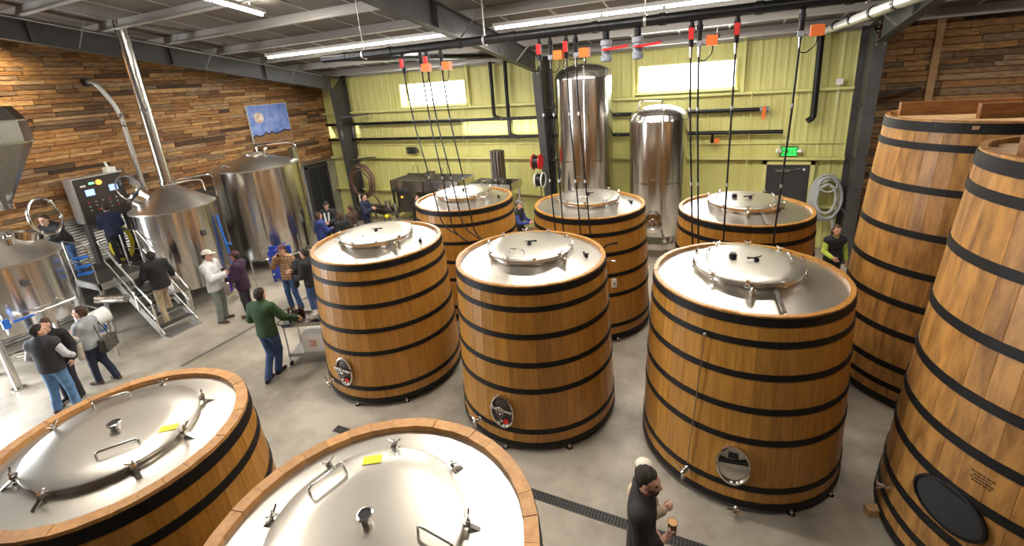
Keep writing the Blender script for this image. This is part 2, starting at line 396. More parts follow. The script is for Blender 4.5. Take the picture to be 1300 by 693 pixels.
# ------------------------------------------------------------------ steel frames
def frame(X, label, yt, yb):
    r = thing('portal_frame', label, 'steel frame', (X, 14.4, 0))
    # column: tapered I section, outer flange plumb, inner flange leaning inwards
    m = MB(); yo = .06; zt = 5.42+RS*(-1.28-yt)
    m.add([(-.008, yo, 0), (.008, yo, 0), (.008, yb, 0), (-.008, yb, 0), (-.008, yo, zt+.55), (.008, yo, zt+.55), (.008, yt, zt), (-.008, yt, zt)],
          [(3, 2, 1, 0), (4, 5, 6, 7), (0, 1, 5, 4), (1, 2, 6, 5), (2, 3, 7, 6), (3, 0, 4, 7)])
    m.span((-.12, yo-.012, 0), (.12, yo+.012, zt+.5)); m.bar((0, yb, 0), (0, yt, zt), .24, .018, (0, 1, 0)); m.span((-.16, yb-.08, 0), (.16, yo+.04, .025))
    for z in (1.3, 2.64, 4.0): 
        f = z/zt; m.span((-.11, yb+(yt-yb)*f+.02, z-.01), (.11, yo, z+.004))
    m.build('column', MT['frame'], r, smooth=0)
    # rafter: web + flanges rising towards the viewer
    y0, y1 = yt, -16.6; zb = lambda y: 5.42+RS*(-1.28-y); zu = lambda y: zroof(14.4+y)-.235
    m = MB(); m.add([(-.007, y0, zb(y0)), (.007, y0, zb(y0)), (.007, y1, zb(y1)), (-.007, y1, zb(y1)), (-.007, y0, zu(y0)), (.007, y0, zu(y0)), (.007, y1, zu(y1)), (-.007, y1, zu(y1))],
                    [(0, 1, 2, 3), (7, 6, 5, 4), (4, 5, 1, 0), (5, 6, 2, 1), (6, 7, 3, 2), (7, 4, 0, 3)])
    m.bar((0, y0, zb(y0)), (0, y1, zb(y1)), .20, .018); m.bar((0, yo, zu(yo)), (0, y1, zu(y1)), .20, .016)
    for y in (-3.4, -6.2, -9.0): m.span((-.1, y-.006, zb(y)), (.1, y+.006, zu(y)))
    m.build('rafter', MT['frame'], r, smooth=0)
    m = MB()
    for k in range(6):
        z = zt-.05+.09*k
        for s in (-.075, .075): m.cyl((s, yt-.03, z), (s, yt-.05, z), .018, n=6)
    m.build('knee_bolts', MT['galv'], r)
    # stays from the rafter's bottom flange up to the purlins
    for y in (-2.55, -5.35, -8.2):
        s = MB().bar((.08, y, zb(y)+.02), (.62, y, zu(y)+.05), .04, .006, (0, 1, 0)); s.build('flange_stay', MT['galv'], r, smooth=0)
        s = MB().bar((-.08, y, zb(y)+.02), (-.62, y, zu(y)+.05), .04, .006, (0, 1, 0)); s.build('flange_stay', MT['galv'], r, smooth=0)
    # stubs joining the girts
    for z in (2.64, 4.32):
        MB().bar((.1, yb-.1, z-.06), (1.15, -.1, z-.02), .05, .05).build('girt_stay', MT['frame'], r, smooth=0)
    return r
frame(FX[0], 'dark grey steel portal frame along the wooden plank wall', -.62, -.42)
frame(FX[1], 'dark grey steel portal frame in the middle of the green wall', -1.0, -.3)
frame(FX[2], 'dark grey steel portal frame beside the exit door and grey hose', -1.2, -.85)

# ------------------------------------------------------------------ drains
def grate(label, a, b, wd, bar=True):
    a = Vector(a); b = Vector(b); L = (b-a).length; ang = math.atan2(b.y-a.y, b.x-a.x)
    r = thing('trench_drain', label, 'drain', a, ang)
    MB().span((0, -wd/2, .0005), (L, wd/2, .002)).build('channel', MT['matblack'], r, smooth=0)
    m = MB(); m.span((0, -wd/2, .001), (L, -wd/2+.01, .009)); m.span((0, wd/2-.01, .001), (L, wd/2, .009)); m.span((0, -.005, .001), (L, .005, .008)); m.build('rim', MT['galv'] if not bar else MT['frame'], r, smooth=0)
    if bar:
        m = MB(); n = int(L/.04)
        for i in range(n): m.span((i*.04, -wd/2, .001), (i*.04+.014, wd/2, .008))
        tag(m.build('grate_bars', MT['frame'], r, smooth=0), kind='stuff')
grate('black slotted trench drain crossing the floor between the foeders', (-5.5, 4.235, 0), (7.6, 4.235, 0), .135)
grate('narrow slot drain in the floor behind the man in green', (-10.02, 4.47, 0), (-10.0, 9.2, 0), .07, False)
# ------------------------------------------------------------------ oak foeders
def rad(z, h, rb, rt, bulge=.0):
    t = z/h; return rb+(rt-rb)*t+bulge*math.sin(pi*min(1, max(0, t)))
def stave_mesh(key, h, rb, rt, z0, N, thick, bulge, mt):
    m = MB(); K = 6; da = pi/N; vs = []
    for k in range(K+1):
        z = z0+(h-z0)*k/K; R = rad(z, h, rb, rt, bulge); Ri = R-thick
        hw = R*math.tan(da)-.0005; hi = Ri*math.tan(da)-.0005
        vs += [(Ri, -hi, z), (R-.003, -hw, z), (R, -hw+.004, z), (R, hw-.004, z), (R-.003, hw, z), (Ri, hi, z)]
    fs = []
    for k in range(K):
        for i in range(6): fs.append((k*6+i, k*6+(i+1) % 6, (k+1)*6+(i+1) % 6, (k+1)*6+i))
    fs += [tuple(range(5, -1, -1)), tuple(range(K*6, K*6+6))]
    m.add(vs, fs); return m.mesh('stave', mt, 25)
def hoop_mesh(z, hh, h, rb, rt, bulge, t=.012):
    a, b = rad(z-hh/2, h, rb, rt, bulge), rad(z+hh/2, h, rb, rt, bulge)
    return MB().lathe([(a-.01, z-hh/2), (a+t, z-hh/2), (b+t, z+hh/2), (b-.01, z+hh/2)], 96, closed=True).mesh('hoop', MT['hoop'], 30)
def clamp_mesh():
    "swing bolt with a wing nut, radially outwards along +x, base at the lid edge"
    m = MB(); m.span((-.03, -.022, -.012), (.035, .022, .012)); m.cyl((.022, 0, -.05), (.022, 0, .055), .007, n=8); m.cyl((.022, 0, .012), (.022, 0, .034), .016, .012, n=8)
    m.bar((.022, -.01, .028), (.022, -.048, .058), .008, .012, (1, 0, 0)); m.bar((.022, .01, .028), (.022, .048, .058), .008, .012, (1, 0, 0))
    m.cyl((.022, -.025, -.05), (.022, .025, -.05), .01, n=8)
    return m.mesh('clamp', MT['chrome'], 30)
def handle_mesh(L=.24, hgt=.07, r=.009):
    return MB().tube(rounded([(-L/2, 0, -.005), (-L/2, 0, hgt), (L/2, 0, hgt), (L/2, 0, -.005)], .03), r, 8).mesh('handle', MT['chrome'], 60)
def valve_mesh():
    m = MB(); m.cyl((0, 0, 0), (0, 0, .03), .03, n=12); m.cyl((0, 0, .03), (0, 0, .055), .02, n=10); m.cyl((0, 0, .04), (.1, .02, .045), .011, n=8); m.ball((.1, .02, .045), .016); m.cyl((0, 0, .045), (-.06, -.03, .06), .008, n=6)
    return m.mesh('vent_valve', MT['black'], 40)
def cap_mesh():
    m = MB(); m.lathe([(.045, 0), (.045, .025), (.03, .03), (.03, .05), (.04, .052), (.04, .068), (.0001, .07)], 16); m.span((-.05, -.008, .03), (.05, .008, .045)); return m.mesh('port_cap', MT['black'], 40)
def tap_mesh():
    "butterfly sample tap pointing outwards along +x"
    m = MB(); m.cyl((-.05, 0, 0), (.10, 0, 0), .019, n=10); m.cyl((.0, 0, 0), (.012, 0, 0), .04, n=14); m.cyl((.05, 0, 0), (.066, 0, 0), .034, n=14); m.ball((.105, 0, 0), .034)
    m.cyl((.105, 0, 0), (.105, 0, -.07), .018, n=10); m.cyl((.105, 0, -.07), (.105, 0, -.08), .03, n=12); m.cyl((.105, 0, 0), (.105, -.06, .05), .009, n=8); m.bar((.105, -.05, .045), (.105, -.15, .07), .02, .012)
    return m.mesh('tap', MT['chrome'], 40)
def foot_mesh():
    m = MB(); m.cyl((0, 0, 0), (0, 0, .012), .045, n=12); m.cyl((0, 0, .01), (0, 0, .10), .018, n=10); m.cyl((0, 0, .045), (0, 0, .07), .03, n=6); return m.mesh('levelling_foot', MT['chrome'], 40)
def manway_meshes(a=.185, b=.265):
    fr = MB(); n = 40; vs = []; prof = [(1.0, 0), (1.0, .03), (.9, .036), (.86, .012)]
    for s, x in prof:
        for i in range(n): an = 2*pi*i/n; vs.append((x, a*s*math.cos(an), b*s*math.sin(an)))
    fs = [(k*n+i, k*n+(i+1) % n, (k+1)*n+(i+1) % n, (k+1)*n+i) for k in range(3) for i in range(n)]
    fr.add(vs, fs)
    dr = MB(); vs = []; prof = [(.87, .012), (.7, .018), (.45, .03), (.2, .036), (.01, .038)]
    for s, x in prof:
        for i in range(n): an = 2*pi*i/n; vs.append((x, a*s*math.cos(an), b*s*math.sin(an)))
    dr.add(vs, [(k*n+i, k*n+(i+1) % n, (k+1)*n+(i+1) % n, (k+1)*n+i) for k in range(4) for i in range(n)])
    yk = MB(); yk.bar((.06, -a*.95, .07), (.06, a*.95, .05), .03, .035); yk.cyl((.03, 0, .06), (.1, 0, .06), .014, n=10); yk.tube([(.095, .055*math.cos(t*pi/6), .06+.055*math.sin(t*pi/6)) for t in range(12)], .008, 6, True)
    yk.cyl((.03, .02, -.10), (.09, .02, -.10), .022, n=12)
    return fr.mesh('manway_frame', MT['chrome'], 40), dr.mesh('manway_door', MT['steel'], 60), yk.mesh('manway_yoke', MT['chrome'], 40)
SHORT = dict(h=2.6, rb=1.255, rt=1.14, N=38, z0=.10, thick=.055, bulge=.012, hoops=((2.53, .10), (2.27, .075), (1.87, .075), (1.44, .075), (1.03, .075), (.37, .075), (.14, .085)))
def foeder_shell(r, key, S, mt):
    sm = cached(('stave', key), lambda: stave_mesh(key, S['h'], S['rb'], S['rt'], S['z0'], S['N'], S['thick'], S['bulge'], mt))
    for i in range(S['N']): ob('stave', sm, r, (0, 0, random.uniform(-.004, .004)), (0, 0, 2*pi*(i+.5)/S['N']))
    for z, hh in S['hoops']: ob('hoop', cached(('hoop', key, z), lambda: hoop_mesh(z, hh, S['h'], S['rb'], S['rt'], S['bulge'])), r)
    ob('plinth', cached(('plinth', key), lambda: MB().lathe([(S['rb']-.14, .0), (S['rb']-.12, .06), (S['rb']-.02, .07), (S['rb']-.02, S['z0']+.01)], 64).mesh('plinth', MT['matblack'], 30)), r)
def short_foeder(label, loc, rot=0, man='yoke', tapang=-112, handles=1, caps=1, foot=(-85, -45), old=False, group='oak foeders on the floor', S=SHORT, key='short'):
    r = thing('oak_foeder', label, 'foeder', (*loc, 0), 0, group); h = S['h']; ri = S['rt']-S['thick']
    foeder_shell(r, key, S, MT['stave'])
    ob('steel_head', cached(('head', key), lambda: MB().lathe([(ri+.006, h-.20), (ri+.006, h-.045), (ri-.02, h-.05), (.62, h+.075), (.56, h+.075)], 96, caps=False).mesh('steel_head', MT['lid'], 40)), r)
    ob('collar', cached(('collar', key), lambda: MB().lathe([(.60, h+.06), (.60, h+.135), (.645, h+.135), (.645, h+.115), (.615, h+.11), (.615, h+.06)], 80, closed=True).mesh('collar', MT['chrome'], 40)), r)
    ld = ob('lid', cached(('lid', key), lambda: MB().lathe([(.645, h+.137), (.648, h+.152), (.63, h+.16), (.45, h+.165), (.001, h+.168)], 80).mesh('lid', MT['lid'], 40)), r)
    n = 10
    for i in range(n):
        a = 2*pi*(i+.3)/n+rot; ob('clamp', cached('clamp', clamp_mesh), ld, (.635*math.cos(a), .635*math.sin(a), h+.15), (0, 0, a))
    if handles == 1: ob('handle', cached('handle', handle_mesh), ld, (-.03, -.42, h+.168), (0, 0, 0))
    else:
        for s in (-1, 1): ob('handle', cached('handle', handle_mesh), ld, (s*.47, .12, h+.168), (0, 0, pi/2+.1*s))
    if caps == 1: ob('vent_valve', cached('valve', valve_mesh), ld, (0, .0, h+.17), (0, 0, .3))
    else:
        ob('port_cap', cached('cap', cap_mesh), ld, (-.17, .06, h+.17)); ob('vent_valve', cached('valve', valve_mesh), ld, (.1, .02, h+.17), (0, 0, 3.3))
    # head spout, hinge arm
    sp = MB(); sp.cyl((0, 0, 0), (0, 0, .05), .03, n=12); sp.cyl((0, 0, .05), (0, 0, .075), .04, n=12); sp.ball((0, 0, .08), .025); sp.cyl((0, 0, .06), (.07, .0, .10), .01, n=6)
    a = (-pi/2+.05 if handles == 2 else -.45); ob('head_valve', cached('spout', lambda: sp.mesh('head_valve', MT['chrome'], 40)), r, (.74*math.cos(a), .74*math.sin(a), h+.035), (0, 0, a))
    if handles == 2:
        MB().bar((.26, -.60, h+.10), (.34, -.98, h+.0), .045, .018).build('hinge_arm', MT['steel_dark'], r, smooth=0)
    else:
        a = .12; ob('vent_valve', cached('valve', valve_mesh), r, (.87*math.cos(a), .87*math.sin(a), h+.0), (0, .1, 2))
    if man:
        R = rad(.64, h, S['rb'], S['rt'], S['bulge']); fr, dr, yk = cached('manway', manway_meshes); a = -pi/2-.035
        loc_ = (R*math.cos(a), R*math.sin(a), .66); rt_ = (0, -.046, a)
        f = ob('manway_frame', fr, r, loc_, rt_)
        if man == 'yoke':
            if 'dr_shaded' not in CACHE: CACHE['dr_shaded'] = dr.copy(); CACHE['dr_shaded'].materials[0] = MT['panel']  # door copy darkened to paint the shade of a recessed manway
            ob('manway_door', CACHE['dr_shaded'], f)
        else: ob('manway_door', dr, f)
        if man == 'yoke':
            ob('manway_yoke', yk, f)
            MB().cyl((.036, .06, -.14), (.046, .06, -.14), .045, n=14).build('red_label', MT['red'], f)
        else: MB().bar((.045, -.16, .05), (.045, .16, .09), .012, .04).span((.04, -.06, .12), (.05, .05, .17)).build('manway_bar', MT['black'], f, smooth=0)
    if tapang is not None:
        a = math.radians(tapang); R = rad(.32, h, S['rb'], S['rt'], S['bulge']); ob('tap', cached('tap', tap_mesh), r, (R*math.cos(a), R*math.sin(a), .33), (0, 0, a))
    for q in foot:
        a = math.radians(q); ob('levelling_foot', cached('foot', foot_mesh), r, ((S['rb']-.01)*math.cos(a), (S['rb']-.01)*math.sin(a), 0))
    return r
short_foeder('oak foeder nearest the serving cart and the man in green', (-5.64, 6.04), .2, 'yoke', -111, 1, 1)
short_foeder('oak foeder in the centre with single handle lid and red manway label', (-2.66, 6.06), .0, 'yoke', -113, 1, 1, (-92, -48))
fc = short_foeder('oak foeder with two-handled lid behind the man holding a dark beer', (.33, 6.14), .1, 'dome', -116, 2, 2, (-60, -30))
MB().cyl((0, 0, 0), (0, 0, .06), .02, n=10).cyl((0, 0, .02), (-.10, -.05, .06), .01, n=6).cyl((0, 0, .0), (0, 0, .012), .05, n=12).ball((0, 0, .06), .03).build('drain_valve', MT['chrome'], fc, (.02, -1.36, .1))
MB().tube([(-.43, -1.13, 2.28), (-.48, -1.15, 1.5), (-.55, -1.17, .45)], .006, 6).ball((-.43, -1.13, 2.28), .02).build('sight_line', MT['steel_dark'], fc)
short_foeder('oak foeder in the back row below four thin black hoses', (-5.59, 9.07), .5, None, None, 1, 1, ())
fe = short_foeder('oak foeder in the back row in front of the two steel cylinder tanks', (-2.57, 9.10), .3, None, -60, 1, 1, (-50,))
m = MB(); m.tube(rounded([(-.05, 0, 0), (.12, 0, .01), (.2, .05, .09), (.34, .08, .12)], .05), .016, 8); m.cyl((.3, .075, .115), (.38, .085, .125), .024, n=10)
m.build('racking_hose', MT['black'], fe, (.45, -1.1, 2.03), (0, 0, -.2))
m = MB(); m.tube([(-.05, 0, 0), (.3, .04, .0)], .014, 8); m.cyl((.28, .04, 0), (.36, .05, 0), .024, n=10); m.build('racking_pipe', MT['chrome'], fe, (.45, -1.1, 1.80), (0, 0, -.2))
MB().span((-.05, -.012, -.09), (.05, .012, .09)).span((-.022, -.02, -.05), (.022, -.01, .03), mi=1).build('tag_card', [MT['paper'], MT['pvc']], fe, (.74, -.97, 1.28), (0, 0, .65), smooth=0)
short_foeder('oak foeder in the back row in front of the exit door', (.36, 9.26), .2, None, None, 2, 2, ())

def front_foeder(label, loc, R, port, S_h=2.6, tape=(.0, .0), handle=((0, 0), 0), clamps=(), lid_r=.6):
    S = dict(h=S_h, rb=R+.13, rt=R, N=36, z0=.1, thick=.06, bulge=.01, hoops=SHORT['hoops']); key = ('front', R)
    r = thing('oak_foeder', label, 'foeder', (*loc, 0), 0, 'oak foeders on the floor'); h = S_h
    sm = stave_mesh(key, h, S['rb'], R, .1, S['N'], .06, .01, MT['stave'])
    # each stave's end grain shows as one piece of the rim
    rp = MB(); da = pi/S['N']; ri = R-.085
    rp.add([(q*math.cos(s*da), q*math.sin(s*da)*.985, z) for z in (h-.05, h+.012) for q, s in ((ri, -1), (R+.006, -1), (R+.006, 1), (ri, 1))], [(3, 2, 1, 0), (4, 5, 6, 7), (0, 1, 5, 4), (1, 2, 6, 5), (2, 3, 7, 6), (3, 0, 4, 7)])
    rm = rp.mesh('rim_block', MT['rimwood'], 0)
    for i in range(S['N']):
        a = 2*pi*(i+.5)/S['N']; ob('stave', sm, r, (0, 0, 0), (0, 0, a)); ob('rim_block', rm, r, (0, 0, random.uniform(-.003, .003)), (0, 0, a))
    for z, hh in S['hoops']: ob('hoop', hoop_mesh(z, hh, h, S['rb'], R, .01), r)
    MB().lathe([(S['rb']-.14, .0), (S['rb']-.12, .06), (S['rb']-.02, .07), (S['rb']-.02, .11)], 64).build('plinth', MT['matblack'], r)
    MB().lathe([(ri+.01, h-.2), (ri+.004, h-.03), (ri-.012, h-.035), (lid_r+.02, h+.02), (lid_r-.05, h+.02)], 96, caps=False).build('steel_head', MT['lid'], r, smooth=40)
    lid = MB().lathe([(lid_r-.01, .015), (lid_r-.01, .05), (lid_r, .055), (lid_r+.004, .07), (lid_r-.008, .078), (lid_r*.6, .082), (.001, .084)], 96).build('lid', MT['lid'], r, (*port, h), smooth=40)
    MB().lathe([(.034, .078), (.034, .13), (.05, .132), (.05, .15), (.04, .152), (.038, .14), (.0001, .12)], 28).build('port', MT['chrome'], lid, smooth=40)
    MB().lathe([(.037, .145), (.0001, .146)], 28).build('port_shade_disc', MT['matblack'], lid)  # black disc paints the dark inside of the port
    MB().box((0, 0, 0), (.13, .075, .002)).build('tape', MT['yellow'], lid, (tape[0], tape[1], .0835), (0, 0, tape[2]), smooth=0)
    for hx, hy, ha in handle: ob('handle', cached('bighandle', lambda: handle_mesh(.26, .055, .009)), lid, (hx, hy, .082), (0, 0, ha))
    for a in clamps:
        a = math.radians(a); ob('clamp', cached('clamp', clamp_mesh), lid, ((lid_r+.005)*math.cos(a), (lid_r+.005)*math.sin(a), .065), (0, 0, a))
        MB().bar((lid_r+.02, 0, .05), (lid_r+.10, 0, .0), .03, .012).build('clamp_bracket', MT['steel_dark'], lid, (0, 0, 0), (0, 0, a), smooth=0)
    return r
front_foeder('near oak foeder at the lower left, lid with two handles and yellow tape', (-4.43, 1.415), .925, (.0, -.015), tape=(.42, .17, .7), handle=((.31, -.13, .98), (-.46, .19, .97)), clamps=(120, 63, 20, -16, -69, -111, 198), lid_r=.58)
front_foeder('near oak foeder at the bottom centre, square-cornered handle and yellow tape on its lid', (-1.825, 1.465), 1.026, (-.04, .04), tape=(-.30, .40, .55), handle=((-.47, .15, 1.34), (.47, .05, -.1)), clamps=(113, 65, 22, 156, 197, -30, -70, -120), lid_r=.60)

# tall closed foeders
TALL = dict(h=4.28, rb=1.355, rt=1.095, N=42, z0=.06, thick=.06, bulge=.02, hoops=((4.19, .13), (3.93, .095), (3.35, .095), (2.72, .095), (2.16, .095), (1.67, .095), (1.2, .095), (.66, .095), (.34, .085), (.1, .09)))
def tall_foeder(label, loc, boards, manang=None):
    S = TALL; r = thing('tall_oak_foeder', label, 'foeder', (*loc, 0), 0, 'tall oak foeders'); h = S['h']; ri = S['rt']-S['thick']
    foeder_shell(r, 'tall', S, MT['stave_old'])
    # wooden head boards set a little below the rim
    n = 9
    for i in range(n):
        y0 = -ri+2*ri*i/n; y1 = y0+2*ri/n; ym = max(abs(y0), abs(y1)) if (y0 < 0) == (y1 < 0) else min(abs(y0), abs(y1)); w = math.sqrt(max(.01, ri*ri-min(ri*.98, (abs(y0)+abs(y1))/2)**2))
        MB().span((-w, y0+.003, h-.10), (w, y1-.003, h-.055)).build('head_board', MT['woodblock'], r, smooth=0)
    for (ax, ay, bx, by, w, t) in boards: MB().bar((ax, ay, h-.055+t/2), (bx, by, h-.055+t/2), w, t).build('cross_beam', MT['board'], r, smooth=0)
    if manang is not None:
        a = math.radians(manang); zc = .98; R = rad(zc, h, S['rb'], S['rt'], S['bulge'])
        n = 40; A, B = .30, .22
        fr = MB(); vs = []
        for s, x in ((1.08, -.01), (1.08, .02), (1.0, .026), (.98, .006)):
            for i in range(n): an = 2*pi*i/n; vs.append((x, A*s*math.cos(an), B*s*math.sin(an)))
        fr.add(vs, [(k*n+i, k*n+(i+1) % n, (k+1)*n+(i+1) % n, (k+1)*n+i) for k in range(3) for i in range(n)])
        f = fr.build('manway_frame', MT['hoop'], r, (R*math.cos(a), R*math.sin(a), zc), (0, -.06, a))
        MB().add([(.007, A*math.cos(2*pi*i/n), B*math.sin(2*pi*i/n)) for i in range(n)], [tuple(range(n))]).add([(.008, .45*A*math.cos(2*pi*i/n)-.04, .4*B*math.sin(2*pi*i/n)) for i in range(n)], [tuple(range(n))]).build('manway_hatch', MT['matblack'], f, smooth=0)
        a = math.radians(-175); R = rad(.5, h, S['rb'], S['rt'], S['bulge'])
        MB().cyl((-.05, 0, 0), (.12, 0, 0), .028, n=12).cyl((.10, 0, 0), (.135, 0, 0), .04, n=12).build('bung_tap', MT['chrome'], r, (R*math.cos(a), R*math.sin(a), .5), (0, 0, a))
        a = math.radians(-178); MB().box((0, 0, .05), (.16, .10, .10)).build('support_block', MT['woodblock'], r, ((S['rb']+.05)*math.cos(a), (S['rb']+.05)*math.sin(a), 0), (0, 0, a+.3), smooth=0)
        a = math.radians(-139); z = 1.5; R = rad(z, h, S['rb'], S['rt'], S['bulge']); st = MB()
        for k, wd in enumerate((.16, .12, .15, .13)):
            x = -wd/2
            while x < wd/2: 
                q = random.choice((.012, .02, .03)); st.span((.001, x, -.03*k), (.0025, x+q, -.03*k+.014)); x += q+.008
        st.build('burnt_stamp', MT['stamp'], r, (R*math.cos(a)*1.002, R*math.sin(a)*1.002, z), (0, -.06, a), smooth=0)
    return r
tall_foeder('tall oak foeder in front of the dark plank wall beside the grey hose', (3.26, 8.68), ((-.85, .45, .75, .45, .09, .2), (-.15, -.2, 1.0, -.1, .09, .2)))
tall_foeder('tall oak foeder at the right edge with an oval black manway', (3.22, 5.45), ((-.9, -.05, .9, .35, .10, .20), (-.8, -.5, .8, -.5, .1, .1)), -146)
# ------------------------------------------------------------------ upright steel tanks by the back wall
def cyl_tank(label, loc, R, z0, zs, zt, manway=False):
    r = thing('steel_tank', label, 'tank', (*loc, 0), 0, 'upright steel tanks by the green wall')
    prof = [(R*.55, z0-.18), (R*.97, z0), (R, z0+.03), (R, zs)]
    MB().lathe(prof, 72, caps=True).build('shell', MT['steel'], r, smooth=40)
    d = MB().lathe([(R+.012, zs-.05), (R+.012, zs), (R*.97, zs+.05)]+[(R*math.cos(t)*.97, zs+.05+(zt-zs-.05)*math.sin(t)) for t in np.linspace(.15, pi/2-.001, 8)], 72, caps=False).build('dome', MT['steel'], r, smooth=50)
    MB().lathe([(R+.006, z0+(zs-z0)*.47), (R+.006, z0+(zs-z0)*.47+.02)], 72, caps=False).build('weld_band', MT['chrome'], r)
    for k in range(4):
        a = pi/4+k*pi/2; MB().cyl((R*.8*math.cos(a), R*.8*math.sin(a), z0+.02), (R*.84*math.cos(a), R*.84*math.sin(a), .02), .05, n=12).cyl((R*.84*math.cos(a), R*.84*math.sin(a), 0), (R*.84*math.cos(a), R*.84*math.sin(a), .03), .09, n=12).build('leg', MT['steel'], r)
    m = MB(); m.tube(rounded([(-R*.62, -.25, zs+.1), (-R*.62, -.25, zt+.12), (R*.15, -.25, zt+.12), (R*.15, -.25, zt-.1)], .08), .018, 8); m.build('vent_pipe', MT['chrome'], r)
    MB().tube(rounded([(R*.30, -R*.96, zs+.28), (R*.30, -R-.05, zs+.3), (R*.30, -R-.05, zs-.3), (R*.3, -R-.05, 1.0)], .06), .016, 8).build('spray_pipe', MT['chrome'], r)
    MB().span((-.06, -R-.02, z0+1.5), (.06, -R+.02, z0+1.62)).build('thermowell', MT['chrome'], r, smooth=0)
    if manway:
        f = MB().lathe([(.24, 0), (.24, .08), (.27, .085), (.27, .11), (.0001, .14)], 32, M=Matrix.Rotation(pi/2, 3, 'X')).build('manway', MT['chrome'], r, (.0, -R+.03, 1.15), smooth=40)
        m = MB(); m.bar((-.26, -.16, 0), (.26, -.16, .0), .03, .05); m.tube([(.12*math.cos(t*pi/6), -.24, .12*math.sin(t*pi/6)) for t in range(12)], .012, 6, True); m.cyl((0, -.1, 0), (0, -.25, 0), .02, n=8); m.build('manway_wheel', MT['chrome'], f)
        for s in (-1, 1): MB().cyl((s*.3, -R+.05, .72), (s*.34, -R-.12, .70), .035, n=10).cyl((s*.34, -R-.12, .7), (s*.34, -R-.14, .7), .055, n=12).build('outlet_valve', MT['chrome'], r)
        MB().lathe([(R*.99, .35), (R*.99, .52)], 64, caps=False).build('base_skirt', MT['steel'], r)
    return r
cyl_tank('taller domed steel tank beside the middle column of the green wall', (-3.80, 13.25), .80, .75, 5.12, 5.48)
cyl_tank('shorter domed steel tank with round manway, below the right window', (-1.72, 13.2), .77, .72, 3.90, 4.27, True)

# ------------------------------------------------------------------ brewhouse
def cone_vessel(name, label, loc, R, z0, zs, zt, rtop, cat='kettle'):
    r = thing(name, label, cat, (*loc, 0))
    MB().lathe([(R*.3, z0-.15), (R*.98, z0), (R, z0+.02), (R, zs)], 72).build('shell', MT['steel'], r, smooth=35)
    MB().lathe([(R+.012, zs-.03), (R+.012, zs+.01), (R*.98, zs+.03), (rtop, zt), (rtop, zt+.06)], 72, caps=True).build('cone_top', MT['satin'], r, smooth=35)
    for k in range(4):
        a = pi/4+k*pi/2; x, y = (R-.08)*math.cos(a), (R-.08)*math.sin(a)
        MB().cyl((x, y, z0+.05), (x, y, .02), .06, n=12).cyl((x, y, 0), (x, y, .025), .11, n=14).build('leg', MT['steel'], r)
    MB().lathe([(R+.004, z0+.5*(zs-z0)), (R+.004, z0+.5*(zs-z0)+.015)], 72, caps=False).build('weld_band', MT['chrome'], r)
    return r
KX, KY = -13.2, 6.86
k = cone_vessel('brew_kettle', 'steel brew kettle with a tall chimney stack through the roof', (KX, KY), .96, .55, 2.66, 3.22, .14)
zc = zroof(KY)+.0
MB().cyl((0, 0, 3.18), (0, 0, zc+.02), .128, n=32).build('chimney', MT['steel'], k)
MB().lathe([(.15, 3.24), (.165, 3.25), (.165, 3.30), (.15, 3.31)], 32, caps=False).lathe([(.131, 5.1), (.138, 5.11), (.138, 5.16), (.131, 5.17)], 32, caps=False).build('chimney_clamp', MT['chrome'], k)
f = ob('hatch_neck', MB().lathe([(.24, -.12), (.24, .12), (.265, .13), (.265, .16), (.24, .16), (.225, .13), (.225, -.1)], 40).mesh('hatch_neck', MT['chrome'], 40), k, (-.28, -.55, 2.98), (.75, -.25, 0))
MB().lathe([(.224, .11), (.0001, .11)], 40).build('hatch_shade_disc', MT['matblack'], f)  # black disc stands in for the shaded kettle interior
MB().tube([(.36*math.cos(t*pi/16), 0, .36*math.sin(t*pi/16)) for t in range(32)], .020, 8, True).build('open_lid_ring', MT['chrome'], k, (-.75, -.48, 3.22), (.15, 0, .45))
MB().lathe([(.345, 0), (.345, .006)], 32, M=Matrix.Rotation(pi/2, 3, 'X')).build('open_lid_glass', MT['glass'], k, (-.75, -.48, 3.22), (.15, 0, .45))
MB().tube(rounded([(.05, .12, 3.22), (.2, .5, 3.25), (.3, .72, 3.22), (.3, .74, 2.9)], .1), .025, 8).tube(rounded([(.0, .12, 3.3), (.25, .85, 3.32), (.28, 1.02, 3.28), (.28, 1.04, 1.2)], .1), .022, 8).build('wash_pipes', MT['chrome'], k)
MB().cyl((.9, .48, 2.3), (.98, .52, .9), .03, n=8).cyl((.95, .5, 1.5), (1.08, .56, 1.45), .03, n=8).build('sight_glass', MT['bluepl'], k)
MB().span((.9, -.05, 1.9), (1.02, .05, 2.05)).build('gauge', MT['frame'], k, smooth=0)
m = MB(); m.tube(rounded([(.4, .4, .5), (.7, .5, .25), (1.3, .35, .25), (1.5, -.3, .25)], .15), .04, 8); m.cyl((1.3, .35, .18), (1.3, .35, .5), .06, n=10); m.build('outlet_pipe', MT['chrome'], k)

